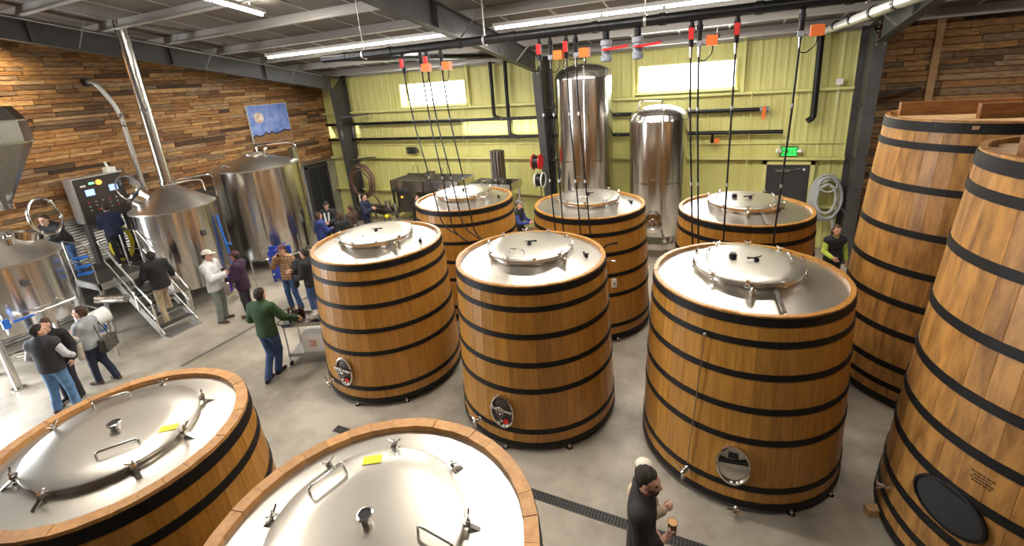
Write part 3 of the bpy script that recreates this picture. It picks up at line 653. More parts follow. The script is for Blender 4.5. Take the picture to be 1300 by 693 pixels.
mt_ = thing('mash_tun', 'wide steel mash tun with flat-coned top below the blue painting', 'tank', (-13.5, 9.65, 0))
R = 1.25
MB().lathe([(R*.97, .45), (R, .47), (R, 3.2)], 80).build('shell', MT['steel'], mt_, smooth=35)
MB().lathe([(R+.012, 3.16), (R+.012, 3.2), (R*.98, 3.22), (.28, 3.52), (.28, 3.58), (.0001, 3.6)], 72, caps=False).build('cone_top', MT['satin'], mt_, smooth=35)
MB().lathe([(R+.005, 1.75), (R+.005, 1.77)], 72, caps=False).build('weld_band', MT['chrome'], mt_)
for kk in range(6):
    a = kk*pi/3+.2; MB().cyl((1.02*math.cos(a), 1.02*math.sin(a), .46), (1.02*math.cos(a), 1.02*math.sin(a), 0), .055, n=12).build('leg', MT['steel'], mt_)
MB().tube(rounded([(-.1, .25, 3.5), (-.1, .25, 3.78), (.55, .95, 3.78), (.72, 1.02, 3.7), (.74, 1.04, .6)], .08), .026, 8).build('overhead_pipe', MT['chrome'], mt_)
MB().tube(rounded([(.1, -.9, 3.3), (.12, -1.14, 3.42), (.14, -1.2, 3.2), (.14, -1.2, 1.0)], .06), .016, 8).build('side_pipe', MT['chrome'], mt_)
MB().cyl((.15, .35, 3.4), (.15, .35, 3.62), .05, n=12).ball((.15, .35, 3.66), .07).cyl((.35, .2, 3.4), (.35, .2, 3.55), .04, n=10).build('top_fittings', MT['chrome'], mt_)
MB().span((.4, .98, 1.0), (.62, 1.12, 3.6)).build('cable_duct', MT['steel_dark'], mt_, smooth=0)

LV = (-13.2, 3.45)
lv = cone_vessel('lauter_tun', 'raised steel lauter tun at the left edge with an open round lid', (*LV, 0)[:2], .94, 1.12, 2.48, 2.98, .32, 'tank')
MB().tube([(.40*math.cos(t*pi/16), 0, .40*math.sin(t*pi/16)) for t in range(32)], .028, 8, True).build('open_lid_ring', MT['chrome'], lv, (.15, .86, 3.14), (.1, 0, -.95))
MB().lathe([(.385, 0), (.385, .006)], 32, M=Matrix.Rotation(pi/2, 3, 'X')).build('open_lid_glass', MT['glass'], lv, (.15, .86, 3.14), (.1, 0, -.95))
for t in range(6):
    a = t*pi/3+.3; MB().box((.40*math.cos(a), 0, .40*math.sin(a)), (.05, .06, .05)).build('lid_lug', MT['chrome'], lv, (.15, .86, 3.14), (.1, 0, -.95), smooth=0)
MB().lathe([(.33, -.02), (.33, .12), (.36, .13), (.36, .16), (.33, .16)], 40, caps=False).build('hatch_neck', MT['chrome'], lv, (.1, .35, 2.80), (-.3, 0, 0), smooth=40)
MB().cyl((-.2, -.3, 2.9), (-.2, -.3, 3.2), .05, n=12).tube(rounded([(-.2, -.3, 3.15), (.2, -.15, 3.16), (.35, -.1, 3.0)], .06), .03, 8).cyl((.5, .1, 2.75), (.5, .1, 2.95), .06, n=12).ball((.5, .1, 2.96), .07).build('top_fittings', MT['chrome'], lv)
MB().span((.98, -.1, 2.05), (1.02, 0, 2.16)).build('name_plate', MT['frame'], lv, smooth=0)
m = MB(); m.cyl((.98, -.5, 1.5), (1.16, -.55, 1.5), .03, n=10); m.cyl((1.14, -.55, 1.3), (1.14, -.55, 1.72), .024, n=10); m.cyl((1.13, -.52, 1.5), (1.0, .55, 1.5), .018, n=8); m.build('sight_pipe', MT['chrome'], lv)
MB().span((1.12, -.6, 1.42), (1.19, -.5, 1.60)).box((1.14, -.3, 1.5), (.04, .3, .04)).build('blue_handle', MT['bluepl'], lv, smooth=0)
for kk, zz in enumerate((2.2, 2.0, 1.84)): MB().cyl((.62, .86, zz), (.70, .98, zz), .03, n=10).box((.73, 1.0, zz), (.12, .18, .035), (0, 0, .6)).build('blue_valve', MT['bluepl'], lv)
# pump, motor and header pipe below the lauter tun
pm = thing('transfer_pump', 'white-capped transfer pump below the lauter tun behind the vest man', 'pump', (-12.0, 4.1, 0))
MB().cyl((0, -.1, .95), (0, .25, 1.0), .17, n=20).ball((0, -.1, .95), .17, (1, .5, 1)).build('motor', MT['white'], pm)
MB().cyl((0, -.21, .95), (0, -.16, .95), .07, n=14).build('motor_fan', MT['black'], pm)
MB().cyl((-.5, .35, 1.2), (.15, .6, 1.2), .09, n=16).build('motor_drum', MT['steel'], pm)
for x, y in ((-.1, 0), (.1, .15)): MB().cyl((x, y, 0), (x, y, .86), .03, n=8).build('stand_leg', MT['steel'], pm)
MB().cyl((-.7, -1.2, .7), (.05, -.15, .75), .05, n=12).cyl((-1.0, -1.0, .45), (0, .1, .5), .045, n=12).build('suction_pipe', MT['chrome'], pm)
MB().box((.03, .1, .72), (.1, .14, .12)).build('blue_coupling', MT['bluepl'], pm, smooth=0)
# grist hopper
hp = thing('grist_hopper', 'faceted dark steel grist hopper hanging at the upper left edge', 'hopper', (-13.2, 3.85, 3.42))
MB().lathe([(.10, 0), (.10, .12), (.72, 1.27), (.74, 1.30), (.74, 1.72), (.60, 2.0), (.58, 2.0)], 10).build('funnel', MT['hopper'], hp, smooth=0)
MB().lathe([(.755, 1.27), (.755, 1.31)], 10, caps=False).lathe([(.755, 1.70), (.755, 1.73)], 10, caps=False).build('seam_band', MT['chrome'], hp, smooth=0)
MB().cyl((0, 0, 2.0), (-.3, -.5, 3.2), .06, n=10).cyl((.2, .2, 1.9), (.2, .2, 3.9), .02, n=8).cyl((-.3, .2, 1.9), (-.3, .2, 3.9), .02, n=8).build('hanger', MT['frame'], hp)
# vent pipe on the plank wall
vp = thing('vent_pipe', 'pale insulated vent pipe bending out of the plank wall', 'pipe', (-15.2, 6.7, 0))
MB().tube(rounded([(-.05, .05, 5.93), (.28, .08, 5.93), (.34, .4, 5.2), (.34, .42, 2.9)], .35, 8), .06, 12).build('pipe', MT['pipegrey'], vp)
MB().cyl((-.06, .05, 5.93), (.05, .06, 5.93), .11, n=16).build('wall_boot', MT['black'], vp)
MB().cyl((.34, .41, 4.95), (.34, .41, 5.1), .075, n=12).cyl((.34, .41, 4.72), (.34, .41, 4.8), .075, n=12).box((.36, .41, 4.85), (.16, .05, .05)).build('clamp', MT['chrome'], vp)
# control cabinet
cc = thing('control_cabinet', 'dark control cabinet with lit screens between the two brew vessels', 'control panel', (-14.98, 6.12, 0), 0)
rt_ = (0, -.10, .18)
MB().box((0, 0, 3.02), (.28, 1.12, 1.12)).build('cabinet', MT['panel'], cc, (0, 0, 0), (0, 0, .1), smooth=0)
MB().span((-.14, -.58, 3.58), (.2, .58, 3.62)).span((-.14, -.60, 2.46), (.17, -.56, 3.6)).build('cabinet_trim', MT['galv'], cc, (0, 0, 0), (0, 0, .1), smooth=0)
for y_ in (-.46, .46): MB().span((-.12, y_-.04, 1.3), (.12, y_+.04, 2.5)).build('stand_leg', MT['frame'], cc, smooth=0)
for yy, zz in ((-.25, 3.2), (.30, 3.22)): MB().span((.141, yy-.1, zz-.08), (.15, yy+.1, zz+.08)).build('screen', MT['screen'], cc, (0, 0, 0), (0, 0, .1), smooth=0)
MB().cyl((.14, .0, 3.42), (.17, .0, 3.42), .07, n=16).build('amber_lamp', MT['lampamber'], cc, (0, 0, 0), (0, 0, .1))
MB().span((.141, -.22, 3.40), (.15, -.1, 3.45)).build('green_lamp', MT['lampgreen'], cc, (0, 0, 0), (0, 0, .1), smooth=0)
MB().span((.141, -.42, 3.36), (.15, -.3, 3.41)).build('white_lamp', MT['paper'], cc, (0, 0, 0), (0, 0, .1), smooth=0)
for i in range(3):
    for j in range(5):
        MB().cyl((.14, -.35+.16*j, 2.95-.1*i), (.162, -.35+.16*j, 2.95-.1*i), .022, n=10).build('button', MT['red'] if (i+j) % 3 == 0 else MT['galv'], cc, (0, 0, 0), (0, 0, .1))
MB().box((.1, .35, 3.68), (.22, .2, .14)).cyl((.1, .35, 3.7), (.1, .30, 3.9), .03, n=8).build('beacon_box', MT['white'], cc, smooth=0)
# platform
DZ = 1.3
pl = thing('brew_platform', 'raised steel working platform with handrails between the brew vessels', 'platform', (-14.2, 5.3, 0))
def L_(x, y, z=0): return (x+14.2, y-5.3, z)
m = MB(); m.span(L_(-15.2, 2.7, DZ-.05), L_(-14.28, 8.4, DZ)); m.build('deck_plate', MT['deck'], pl, smooth=0)
m = MB(); m.span(L_(-14.27, 4.82, DZ-.05), L_(-13.18, 5.84, DZ)); m.build('deck_plate', MT['deck'], pl, smooth=0)
MB().span(L_(-13.2, 4.8, DZ-.16), L_(-13.16, 5.86, DZ+.0)).span(L_(-14.27, 4.8, DZ-.16), L_(-13.16, 4.84, DZ)).span(L_(-14.27, 5.82, DZ-.16), L_(-13.16, 5.86, DZ)).build('edge_beam', MT['galv'], pl, smooth=0)
for x, y in ((-13.2, 4.82), (-13.2, 5.84), (-14.3, 4.82), (-14.3, 5.84), (-15.1, 2.8), (-15.1, 8.3), (-14.35, 2.8), (-14.35, 8.3)):
    MB().span(L_(x-.03, y-.03, 0), L_(x+.03, y+.03, DZ-.05)).build('post', MT['galv'], pl, smooth=0)
for zz in (.25, .6): MB().cyl(L_(-14.3, 4.82, zz), L_(-13.2, 4.82, zz), .02, n=8).build('brace', MT['galv'], pl)
for i in range(5): MB().span(L_(-14.2, 5.80, .3+.16*i), L_(-13.3, 5.83, .36+.16*i)).build('under_slat', MT['steel_dark'], pl, smooth=0)
def rail(pts, r=.021): MB().tube(rounded([L_(*p) for p in pts], .05), r, 10).build('handrail', MT['chrome'], pl, smooth=60)
rail([(-14.25, 4.83, DZ), (-14.25, 4.83, DZ+1.0), (-13.22, 4.83, DZ+1.0), (-13.22, 4.83, DZ)])
rail([(-14.25, 4.83, DZ+.5), (-13.22, 4.83, DZ+.5)], .017)
rail([(-13.22, 5.85, DZ), (-13.22, 5.85, DZ+1.0), (-14.0, 5.85, DZ+1.0), (-14.0, 5.85, DZ)])
rail([(-13.22, 5.85, DZ+.5), (-14.0, 5.85, DZ+.5)], .017)
rail([(-14.28, 2.75, DZ), (-14.28, 2.75, DZ+1.0), (-15.15, 2.75, DZ+1.0)])
# stair
st = thing('steel_stair', 'steel stair with handrails leading up to the brew platform', 'stairs', (-11.72, 5.48, 0))
x1 = -1.46; W = .76; n = 5
for s in (-1, 1):
    MB().bar((0, s*W/2, .04), (x1, s*W/2, DZ), .02, .18).build('stringer', MT['galv'], st, smooth=0)
    y = s*(W/2+.03)
    MB().tube(rounded([(-.05, y, .1), (-.02, y, .9), (x1-.02, y, DZ+.98)], .06), .021, 10).build('handrail', MT['chrome'], st, smooth=60)
    MB().tube([(-.04, y, .48), (x1-.02, y, DZ+.5)], .017, 10).build('handrail', MT['chrome'], st, smooth=60)
    for f_ in (.45,): MB().cyl((x1*f_, y, .04+(DZ-.04)*f_), (x1*f_+.02, y, .9+(DZ+.08-.9+0.0)*f_+.0), .018, n=8).build('baluster', MT['chrome'], st)
for i in range(n):
    z_ = DZ*(i+1)/(n+1); x_ = x1*(i+.55)/(n+.55)
    MB().span((x_-.12, -W/2+.01, z_-.03), (x_+.12, W/2-.01, z_)).build('tread', MT['deck'], st, smooth=0)
    MB().span((x_+.105, -W/2+.01, z_-.031), (x_+.124, W/2-.01, z_+.002)).build('nosing', MT['galv'], st, smooth=0)
MB().span((-.1, -W/2, 0), (.2, W/2, .03)).build('foot_plate', MT['galv'], st, smooth=0)
# yellow hose on the rail
yh = MB()
for kk in range(3): yh.tube([(.02*kk, (.34+.02*kk)*math.cos(t*pi/12), (.42+.02*kk)*math.sin(t*pi/12)) for t in range(24)], .022, 8, True)
tag(yh.build('yellow_hose', MT['yhose'], None, (-14.32, 5.95, 1.83), (0, 0, .5)), 'coil of yellow hose hanging behind the platform rail', 'hose')
# blue plate cooler
bc = thing('plate_cooler', 'blue plate cooler standing in front of the mash tun', 'heat exchanger', (-11.7, 8.35, 0), .45)
MB().span((-.22, -.05, .12), (.22, .0, .95)).build('front_plate', MT['blue'], bc, smooth=0)
MB().span((-.22, .42, .12), (.22, .47, .95)).build('rear_plate', MT['blue'], bc, smooth=0)
for i in range(14): MB().span((-.19, .01+.028*i, .16), (.19, .028+.028*i, .9)).build('plate', MT['steel'], bc, smooth=0)
MB().cyl((0, -.1, .98), (0, .6, .98), .03, n=10).span((-.3, .2, .88), (.3, .26, 1.02)).build('carrying_bar', MT['blue'], bc); MB().cyl((0, -.1, .10), (0, .6, .10), .025, n=10).build('guide_bar', MT['blue'], bc)
for x, z in ((-.12, .8), (.12, .8), (-.12, .28), (.12, .28)): MB().cyl((x, -.05, z), (x, -.13, z), .035, n=12).build('port', MT['chrome'], bc)
for x in (-.18, .18): MB().span((x-.025, -.05, 0), (x+.025, .0, .14)).span((x-.025, .42, 0), (x+.025, .47, .14)).build('leg', MT['blue'], bc, smooth=0)
MB().tube(rounded([(-.12, -.1, .8), (-.12, -.25, .8), (-.6, -.3, .8), (-.9, .2, .6)], .08), .03, 8).tube(rounded([(.12, -.1, .8), (.3, -.22, .85), (.85, -.1, .9), (1.5, .5, .9)], .08), .03, 8).build('pipework', MT['chrome'], bc)
MB().cyl((-.6, -.3, .8), (-.6, -.3, 0), .02, n=8).cyl((.85, -.1, .9), (.85, -.1, 0), .02, n=8).build('pipe_stand', MT['chrome'], bc)
# painting
pa = thing('painting', 'blue painting of a pale moon over dark hills on the plank wall', 'painting', (XL+.06, 11.83, 4.32))
MB().span((-.02, -.82, -.66), (.05, .82, .66)).build('canvas', MT['white'], pa, smooth=0)
sky = mat('painted_sky', (.10, .19, .55), .6, 0, (.32, .42, .78), 3.2, contrast=(.3, .65), detail=6)
MB().span((.0505, -.81, -.65), (.053, .81, .65)).build('painted_sky', sky, pa, smooth=0)
MB().lathe([(.19, 0), (.0001, .001)], 28, M=Matrix.Rotation(pi/2, 3, 'Y')).build('painted_moon', mat('painted_moon', (.85, .8, .68), .6, 0, (.5, .3, .22), 7), pa, (.0545, -.42, .22))
hl = MB(); hp_ = [(-.81, -.42), (-.7, -.33), (-.55, -.40), (-.35, -.36), (-.27, -.28), (-.15, -.36), (-.02, -.28), (.08, -.37), (.3, -.35), (.5, -.28), (.81, -.33)]
hl.add([(.0548, y, z) for y, z in hp_]+[(.0548, y, z-.06) for y, z in hp_], [(i, i+1, i+12, i+11) for i in range(10)]); hl.build('painted_hills', mat('painted_hills', (.02, .02, .04), .6), pa, smooth=0)
hl = MB(); hl.add([(.0546, y, z-.03) for y, z in hp_]+[(.0546, y, -.65) for y, z in hp_], [(i, i+1, i+12, i+11) for i in range(10)]); hl.build('painted_field', mat('painted_field', (.30, .15, .06), .6, 0, (.2, .09, .03), 5), pa, smooth=0)

# ------------------------------------------------------------------ stainless machines at the back wall
bn = thing('wash_station', 'long stainless wash station with sinks against the green wall', 'sink', (-9.65, 13.55, 0))
m = MB(); W, Dp = 2.9, 1.1
m.span((-W/2, -Dp/2, 1.62), (W/2, -Dp/2+.03, 2.0)); m.span((-W/2, Dp/2-.03, 1.62), (W/2, Dp/2, 2.05)); m.span((-W/2, -Dp/2, 1.62), (-W/2+.03, Dp/2, 2.0)); m.span((W/2-.03, -Dp/2, 1.62), (W/2, Dp/2, 2.0)); m.span((-W/2, -Dp/2, 1.6), (W/2, Dp/2, 1.63)); m.span((-.02, -Dp/2, 1.63), (.02, Dp/2, 2.0))
m.build('trough', MT['steel'], bn, smooth=0)
for x in (-W/2+.05, -.1, W/2-.05):
    for y in (-Dp/2+.05, Dp/2-.05): MB().span((x-.035, y-.035, 0), (x+.035, y+.035, 1.6)).build('leg', MT['matblack'], bn, smooth=0)
MB().span((-W/2+.1, -.4, .75), (-.55, .4, 1.6)).build('tank_box', MT['steel_dark'], bn, smooth=0)
MB().span((-W/2+.1, -.5, .55), (W/2-.1, .5, .59)).build('lower_shelf', MT['steel'], bn, smooth=0)
for x, y, rr, hh in ((-.9, .1, .2, .3), (-.3, .2, .15, .25), (.35, .0, .22, .28), (.8, .15, .2, .36), (1.15, -.1, .14, .2)): MB().lathe([(rr, 1.64), (rr, 1.64+hh+.22), (rr-.02, 1.64+hh+.22), (rr-.02, 1.7)], 24).build('bucket', MT['steel'] if x > -.5 else MT['pvc'], bn)
MB().tube(rounded([(.4, .5, 1.9), (.4, .5, 2.45), (.4, .2, 2.45), (.4, .2, 2.2)], .12), .018, 8).tube(rounded([(-.9, .5, 1.9), (-.9, .5, 2.4), (-.9, .2, 2.4), (-.9, .2, 2.2)], .12), .018, 8).build('faucet', MT['chrome'], bn)
MB().cyl((-W/2+.35, -.42, 1.35), (-W/2+.35, -.44, 1.35), .04, n=12).build('indicator', MT['lampamber'], bn)
s2_ = thing('filter_stand', 'stainless stand carrying an upright bundle of steel tubes by the green wall', 'filter', (-7.05, 13.5, 0))
m = MB(); m.span((-.8, -.45, 1.72), (.8, .45, 1.76)); m.span((-.8, -.45, 1.76), (.8, -.42, 1.95)); m.span((-.8, .42, 1.76), (.8, .45, 1.95)); m.span((-.8, -.45, 1.76), (-.77, .45, 1.95)); m.span((.77, -.45, 1.76), (.8, .45, 1.95)); m.build('tray', MT['steel'], s2_, smooth=0)
for x in (-.72, .72):
    for y in (-.38, .38): MB().span((x-.03, y-.03, 0), (x+.03, y+.03, 1.72)).build('leg', MT['steel'], s2_, smooth=0)
for i in range(12):
    a = 2*pi*i/12; MB().cyl((.12+.2*math.cos(a), .1+.2*math.sin(a), 1.77), (.12+.2*math.cos(a), .1+.2*math.sin(a), 2.98), .045, n=12).build('filter_tube', MT['steel_dark'], s2_)
MB().lathe([(.28, 2.0), (.28, 2.06)], 24, c=(.12, .1, 0)).build('tube_base', MT['steel'], s2_)
MB().cyl((-.3, -.2, 1.77), (-.3, -.2, 2.0), .08, n=14).cyl((.45, -.25, 1.77), (.45, -.25, 2.05), .06, n=14).build('canister', MT['chrome'], s2_)
cv = thing('bottling_conveyor', 'low stainless conveyor between the hose coil and the wash station', 'conveyor', (-11.4, 12.55, 0), -.2)
MB().span((-.95, -.2, .92), (.95, .2, .98)).span((-.95, -.22, .98), (.95, -.2, 1.12)).span((-.95, .2, .98), (.95, .22, 1.12)).build('bed', MT['steel_dark'], cv, smooth=0)
for x in (-.8, 0, .8): MB().span((x-.025, -.2, 0), (x+.025, -.15, .92)).span((x-.025, .15, 0), (x+.025, .2, .92)).build('leg', MT['steel'], cv, smooth=0)
MB().cyl((.55, 0, 1.0), (.55, 0, 1.4), .12, n=16).cyl((.8, .1, 1.0), (.8, .1, 1.3), .08, n=14).build('drive', MT['chrome'], cv)
MB().ball((.7, -.25, .9), .07).build('yellow_knob', MT['yellow'], cv)

# ------------------------------------------------------------------ hose coils, reels
def coil(name, label, mt, loc, rx, rz_, n, r, seed, tail=None, rot=(0, 0, 0), sag=.15):
    rs = random.Random(seed); t = thing(name, label, 'hose', loc)
    m = MB()
    for k in range(n):
        q = 1-.09*k*rs.uniform(.4, 1.2); dy = -.05*k; ox, oz = rs.uniform(-.05, .05), rs.uniform(-.04, .02)
        m.tube([(ox+rx*q*math.cos(a*pi/18), dy+.02*math.sin(a), oz+rz_*q*math.sin(a*pi/18)-(sag*.5 if math.sin(a*pi/18) < -.5 else 0)*0) for a in range(36)], r, 8, True)
    m.build('coil', mt, t, rot=rot)
    if tail: MB().tube(rounded(tail, .1), r, 8).build('tail', mt, t)
    MB().span((-.12, -.1, rz_-.1), (.12, .12, rz_-.03)).cyl((0, -.2, rz_-.06), (0, .1, rz_-.06), .02, n=8).build('hook', MT['galv'], t, smooth=0)
    return t
gh = coil('grey_hose', 'thick coil of grey hose hanging on the green wall by the exit door', MT['greyhose'], (2.49, 14.33, 1.55), .36, .64, 5, .035, 3, [(.2, -.1, -.3), (.26, -.12, -1.0), (.2, -.1, -1.5)])
MB().tube([(.2*math.cos(a*pi/12), -.22, .4+.2*math.sin(a*pi/12)) for a in range(24)], .022, 8, True).build('small_loop', MT['greyhose'], gh)
bh = coil('brown_hose', 'coil of brown hose hanging beside the left steel column', MT['brownhose'], (-13.1, 13.75, 1.75), .58, .66, 4, .032, 5, [(.4, -.05, -.4), (.75, -.1, -.75), (.9, -.1, -1.2)])
MB().span((-.1, -.25, -.95), (.1, -.22, -.5)).build('paper_tag', MT['paper'], bh, smooth=0)
hr = thing('hose_reel', 'red hose reel mounted on the middle steel column', 'hose reel', (-5.45, 13.2, 2.68))
MB().cyl((-.03, 0, 0), (.0, 0, 0), .24, n=28).cyl((.2, 0, 0), (.23, 0, 0), .24, n=28).build('flange', MT['red'], hr); MB().cyl((0, 0, 0), (.2, 0, 0), .2, n=24).build('hose_windings', MT['black'], hr); MB().span((.0, .15, -.1), (.14, .35, .1)).build('bracket', MT['frame'], hr, smooth=0)
hr = thing('hose_reel', 'pale hose reel mounted below the red hose reel', 'hose reel', (-5.42, 13.32, 2.08))
MB().tube([(-.03, .23*math.cos(a*pi/12), .23*math.sin(a*pi/12)) for a in range(24)], .02, 8, True).tube([(.2, .23*math.cos(a*pi/12), .23*math.sin(a*pi/12)) for a in range(24)], .02, 8, True).build('rim', MT['white'], hr); MB().cyl((0, 0, 0), (.17, 0, 0), .2, n=24).build('hose_windings', MT['black'], hr); MB().span((.0, .12, -.1), (.14, .35, .1)).cyl((.08, .1, -.2), (.08, .05, -.8), .02, n=8).build('bracket', MT['frame'], hr, smooth=0)

# ------------------------------------------------------------------ black pipework
HP = thing('header_pipe', 'long thick black header pipe with drop fittings under the roof', 'pipe', (0, 7.55, 5.88))
MB().cyl((-7.7, 0, 0), (2.1, 0, 0), .078, n=24).build('pipe', MT['black'], HP)
for x in (-7.1, -5.95, -4.4, -3.35, -1.95, -.95, .3, 1.3): MB().cyl((x-.05, 0, 0), (x+.05, 0, 0), .09, n=24).build('coupling', MT['black'], HP)
for x in (-6.6, -3.9, -1.2, 1.5): MB().cyl((0, 0, .08), (0, 0, 1.15), .012, n=6).lathe([(.092, -.02), (.092, .02)], 20, M=Matrix.Rotation(pi/2, 3, 'Y')).build('hanger', MT['galv'], HP, (x, 0, 0))
MB().tube(rounded([(-7.7, 0, 0), (-7.72, .02, 0), (-7.45, .3, .0), (-7.3, 6.8, .08), (-7.3, 6.8, -1.85), (-7.1, 6.8, -1.93)], .14, 6), .062, 16).build('wall_branch', MT['black'], HP)
MB().tube(rounded([(-7.2, 0, .0), (-6.95, .4, .0), (-6.76, 6.8, .06), (-6.76, 6.8, -2.5), (-6.4, 6.8, -2.57)], .14, 6), .062, 16).build('wall_branch', MT['black'], HP)
jp = thing('silver_pipe', 'silver jacketed pipe with black bands above the exit door', 'pipe', (1.9, 7.55, 5.76))
MB().cyl((0, -1.5, .03), (.03, 6.5, -.02), .08, n=20).build('pipe', MT['pipegrey'], jp)
for yy in (.4, 1.6, 3.0, 4.5, 6.0): MB().cyl((.01, yy-.06, .02), (.01, yy+.06, .02), .092, n=20).build('band', MT['black'], jp)
dp = thing('drop_pipe', 'thick black drop pipe with open bend above the grey hose', 'pipe', (1.98, 14.3, 0))
MB().tube(rounded([(-.05, -.25, 5.74), (0, 0, 5.74), (.03, .02, 3.68), (-.1, -.02, 3.6)], .12, 6), .075, 16).build('pipe', MT['black'], dp)
def wall_pipe(label, z, spans, r=.055):
    t = thing('wall_pipe', label, 'pipe', (0, 14.33, z), 0, 'black pipes along the green wall')
    for a, b in spans:
        MB().cyl((a, 0, 0), (b, 0, 0), r, n=16).build('pipe', MT['black'], t)
        x = a+.6
        while x < b-.3:
            MB().lathe([(r+.012, -.03), (r+.012, .03)], 16, M=Matrix.Rotation(pi/2, 3, 'Y')).cyl((0, 0, 0), (0, .2, .0), .015, n=6).build('pipe_clip', MT['frame'], t, (x, 0, 0)); x += 1.55
    return t
wp = wall_pipe('upper black pipe along the green wall ending in an orange valve', 3.94, ((-15.1, -13.98), (-13.8, -5.42), (-5.2, .78)))
MB().cyl((.76, 0, 0), (.98, 0, 0), .08, n=16).build('end_valve', MT['pvc'], wp); MB().span((.82, -.12, -.25), (.9, -.06, .08)).build('valve_lever', MT['orange'], wp, smooth=0)
wall_pipe('lower black pipe along the green wall with a capped end', 3.33, ((-15.1, -13.98), (-13.8, -5.42), (-5.2, 1.36)))
for x, z in ((-1.03, 3.75), (-.38, 3.15), (-4.95, 2.98), (-2.62, 2.98)):
    t = thing('wall_valve', 'black and orange valve on %s' % {-1.03: 'the upper wall pipe right of the shorter tank', -.38: 'the lower wall pipe below the right window', -4.95: 'the wall conduit left of the taller tank', -2.62: 'the wall conduit between the two steel tanks'}[x], 'valve', (x, 14.30, z))
    MB().cyl((0, 0, .0), (0, 0, .2), .035, n=10).cyl((0, 0, -.1), (0, 0, 0), .05, n=10).build('body', MT['black'], t); MB().box((.12 if x > -1 else 0, -.03, -.03), (.13, .1, .12)).build('actuator', MT['orange'], t, smooth=0)
    if x < -2: MB().box((.3, 0, -.02), (.12, .08, .12)).build('junction_box', MT['pvc'], t, smooth=0)
# drop hoses with valves
def drop(label, x, zend, xend, box, kink=None, y=7.55):
    t = thing('drop_hose', label, 'hose', (x, y, 5.8), 0, 'black hoses hanging from the header pipe')
    MB().cyl((0, 0, .0), (0, 0, -.34), .034, n=12).cyl((0, 0, -.05), (0, 0, -.12), .045, n=12).build('riser', MT['black'], t)
    MB().cyl((0, 0, -.34), (0, 0, -.48), .022, .014, n=10).build('adapter', MT['chrome'], t)
    if box:
        MB().box((0, 0, -.3), (.07, .08, .07)).cyl((0, 0, -.3), (.12, 0, -.3), .03, n=10).build('valve_body', MT['pvc'], t, smooth=0); MB().box((.17, -.10, -.28), (.15, .12, .14)).build('actuator', MT['orange'], t, smooth=0)
        MB().tube(rounded([(.18, -.09, -.34), (.18, -.07, -.45), (.08, 0, -.55), (.015, 0, -.53)], .06), .008, 6).build('cable', MT['black'], t)
    else: MB().span((-.035, -.07, -.24), (.035, -.03, -.08)).build('red_valve', MT['red'], t, smooth=0)
    dx = xend-x
    pts = [(0, 0, -.46), (dx*.15, 0, -1.3), (dx*.6, .0, -2.3), (dx, 0, zend+.25-5.8), (dx+(.02 if not kink else kink[0]), 0 if not kink else kink[1], zend-5.8)]
    MB().tube(rounded(pts, .6, 8), .0135, 8).build('hose', MT['black'], t, smooth=60)
    for zz in (-1.2, -2.35): MB().cyl((dx*(.12 if zz > -2 else .6), 0, zz), (dx*(.14 if zz > -2 else .61), 0, zz-.05), .019, n=8).build('ferrule', MT['galv'], t)
A_ = 'thin black hose with a %s above %s'
drop('leftmost of the thin hoses over the back left foeder, red valve', -5.69, 2.15, -5.25, 0, (.35, .12))
drop('second hose from the left over the back left foeder, orange box', -5.28, 2.05, -5.0, 1, (.25, .12))
drop('third hose from the left over the back left foeder, red valve', -5.14, 2.15, -4.75, 0, (.3, .1))
drop('rightmost hose over the back left foeder, orange actuator box', -4.83, 2.05, -4.5, 1, (.25, .1))
drop('leftmost hose over the back middle foeder, red valve by the column', -2.9, 2.3, -2.78, 0)
drop('second hose over the back middle foeder, orange actuator box with cable', -2.71, 2.3, -2.62, 1)
drop('third hose over the back middle foeder, red valve before the tall tank', -2.44, 2.3, -2.3, 0)
drop('rightmost hose over the back middle foeder, orange box before the tall tank', -2.28, 2.3, -2.12, 1)
drop('hose with orange actuator box left over the back right foeder', -.44, 2.3, -.33, 1)
drop('paired hose with red valve beside the right window', -.55, 2.3, -.42, 0)
drop('middle hose with red valve over the back right foeder', .04, 2.3, .04, 0)
drop('rightmost hose with orange actuator box in front of the exit sign', .81, 2.3, .73, 1)
for x, lb in ((-1.79, 'left grey plastic ball valve with red handle under the header pipe'), (-1.31, 'right grey plastic ball valve with red handle under the header pipe')):
    t = thing('ball_valve', lb, 'valve', (x, 7.55, 5.8))
    MB().cyl((0, 0, 0), (0, 0, -.12), .055, n=14).build('neck', MT['black'], t)
    MB().lathe([(.05, -.12), (.085, -.13), (.085, -.2), (.065, -.21), (.075, -.28), (.065, -.35), (.085, -.36), (.085, -.43), (.05, -.45)], 20).build('body', MT['pvc'], t, smooth=40)
    MB().bar((.02, -.09, -.27), (.36, -.10, -.24), .05, .035).lathe([(.05, -.01), (.05, .02)], 14, c=(.0, -.09, -.27)).build('lever', MT['red'], t, smooth=0)

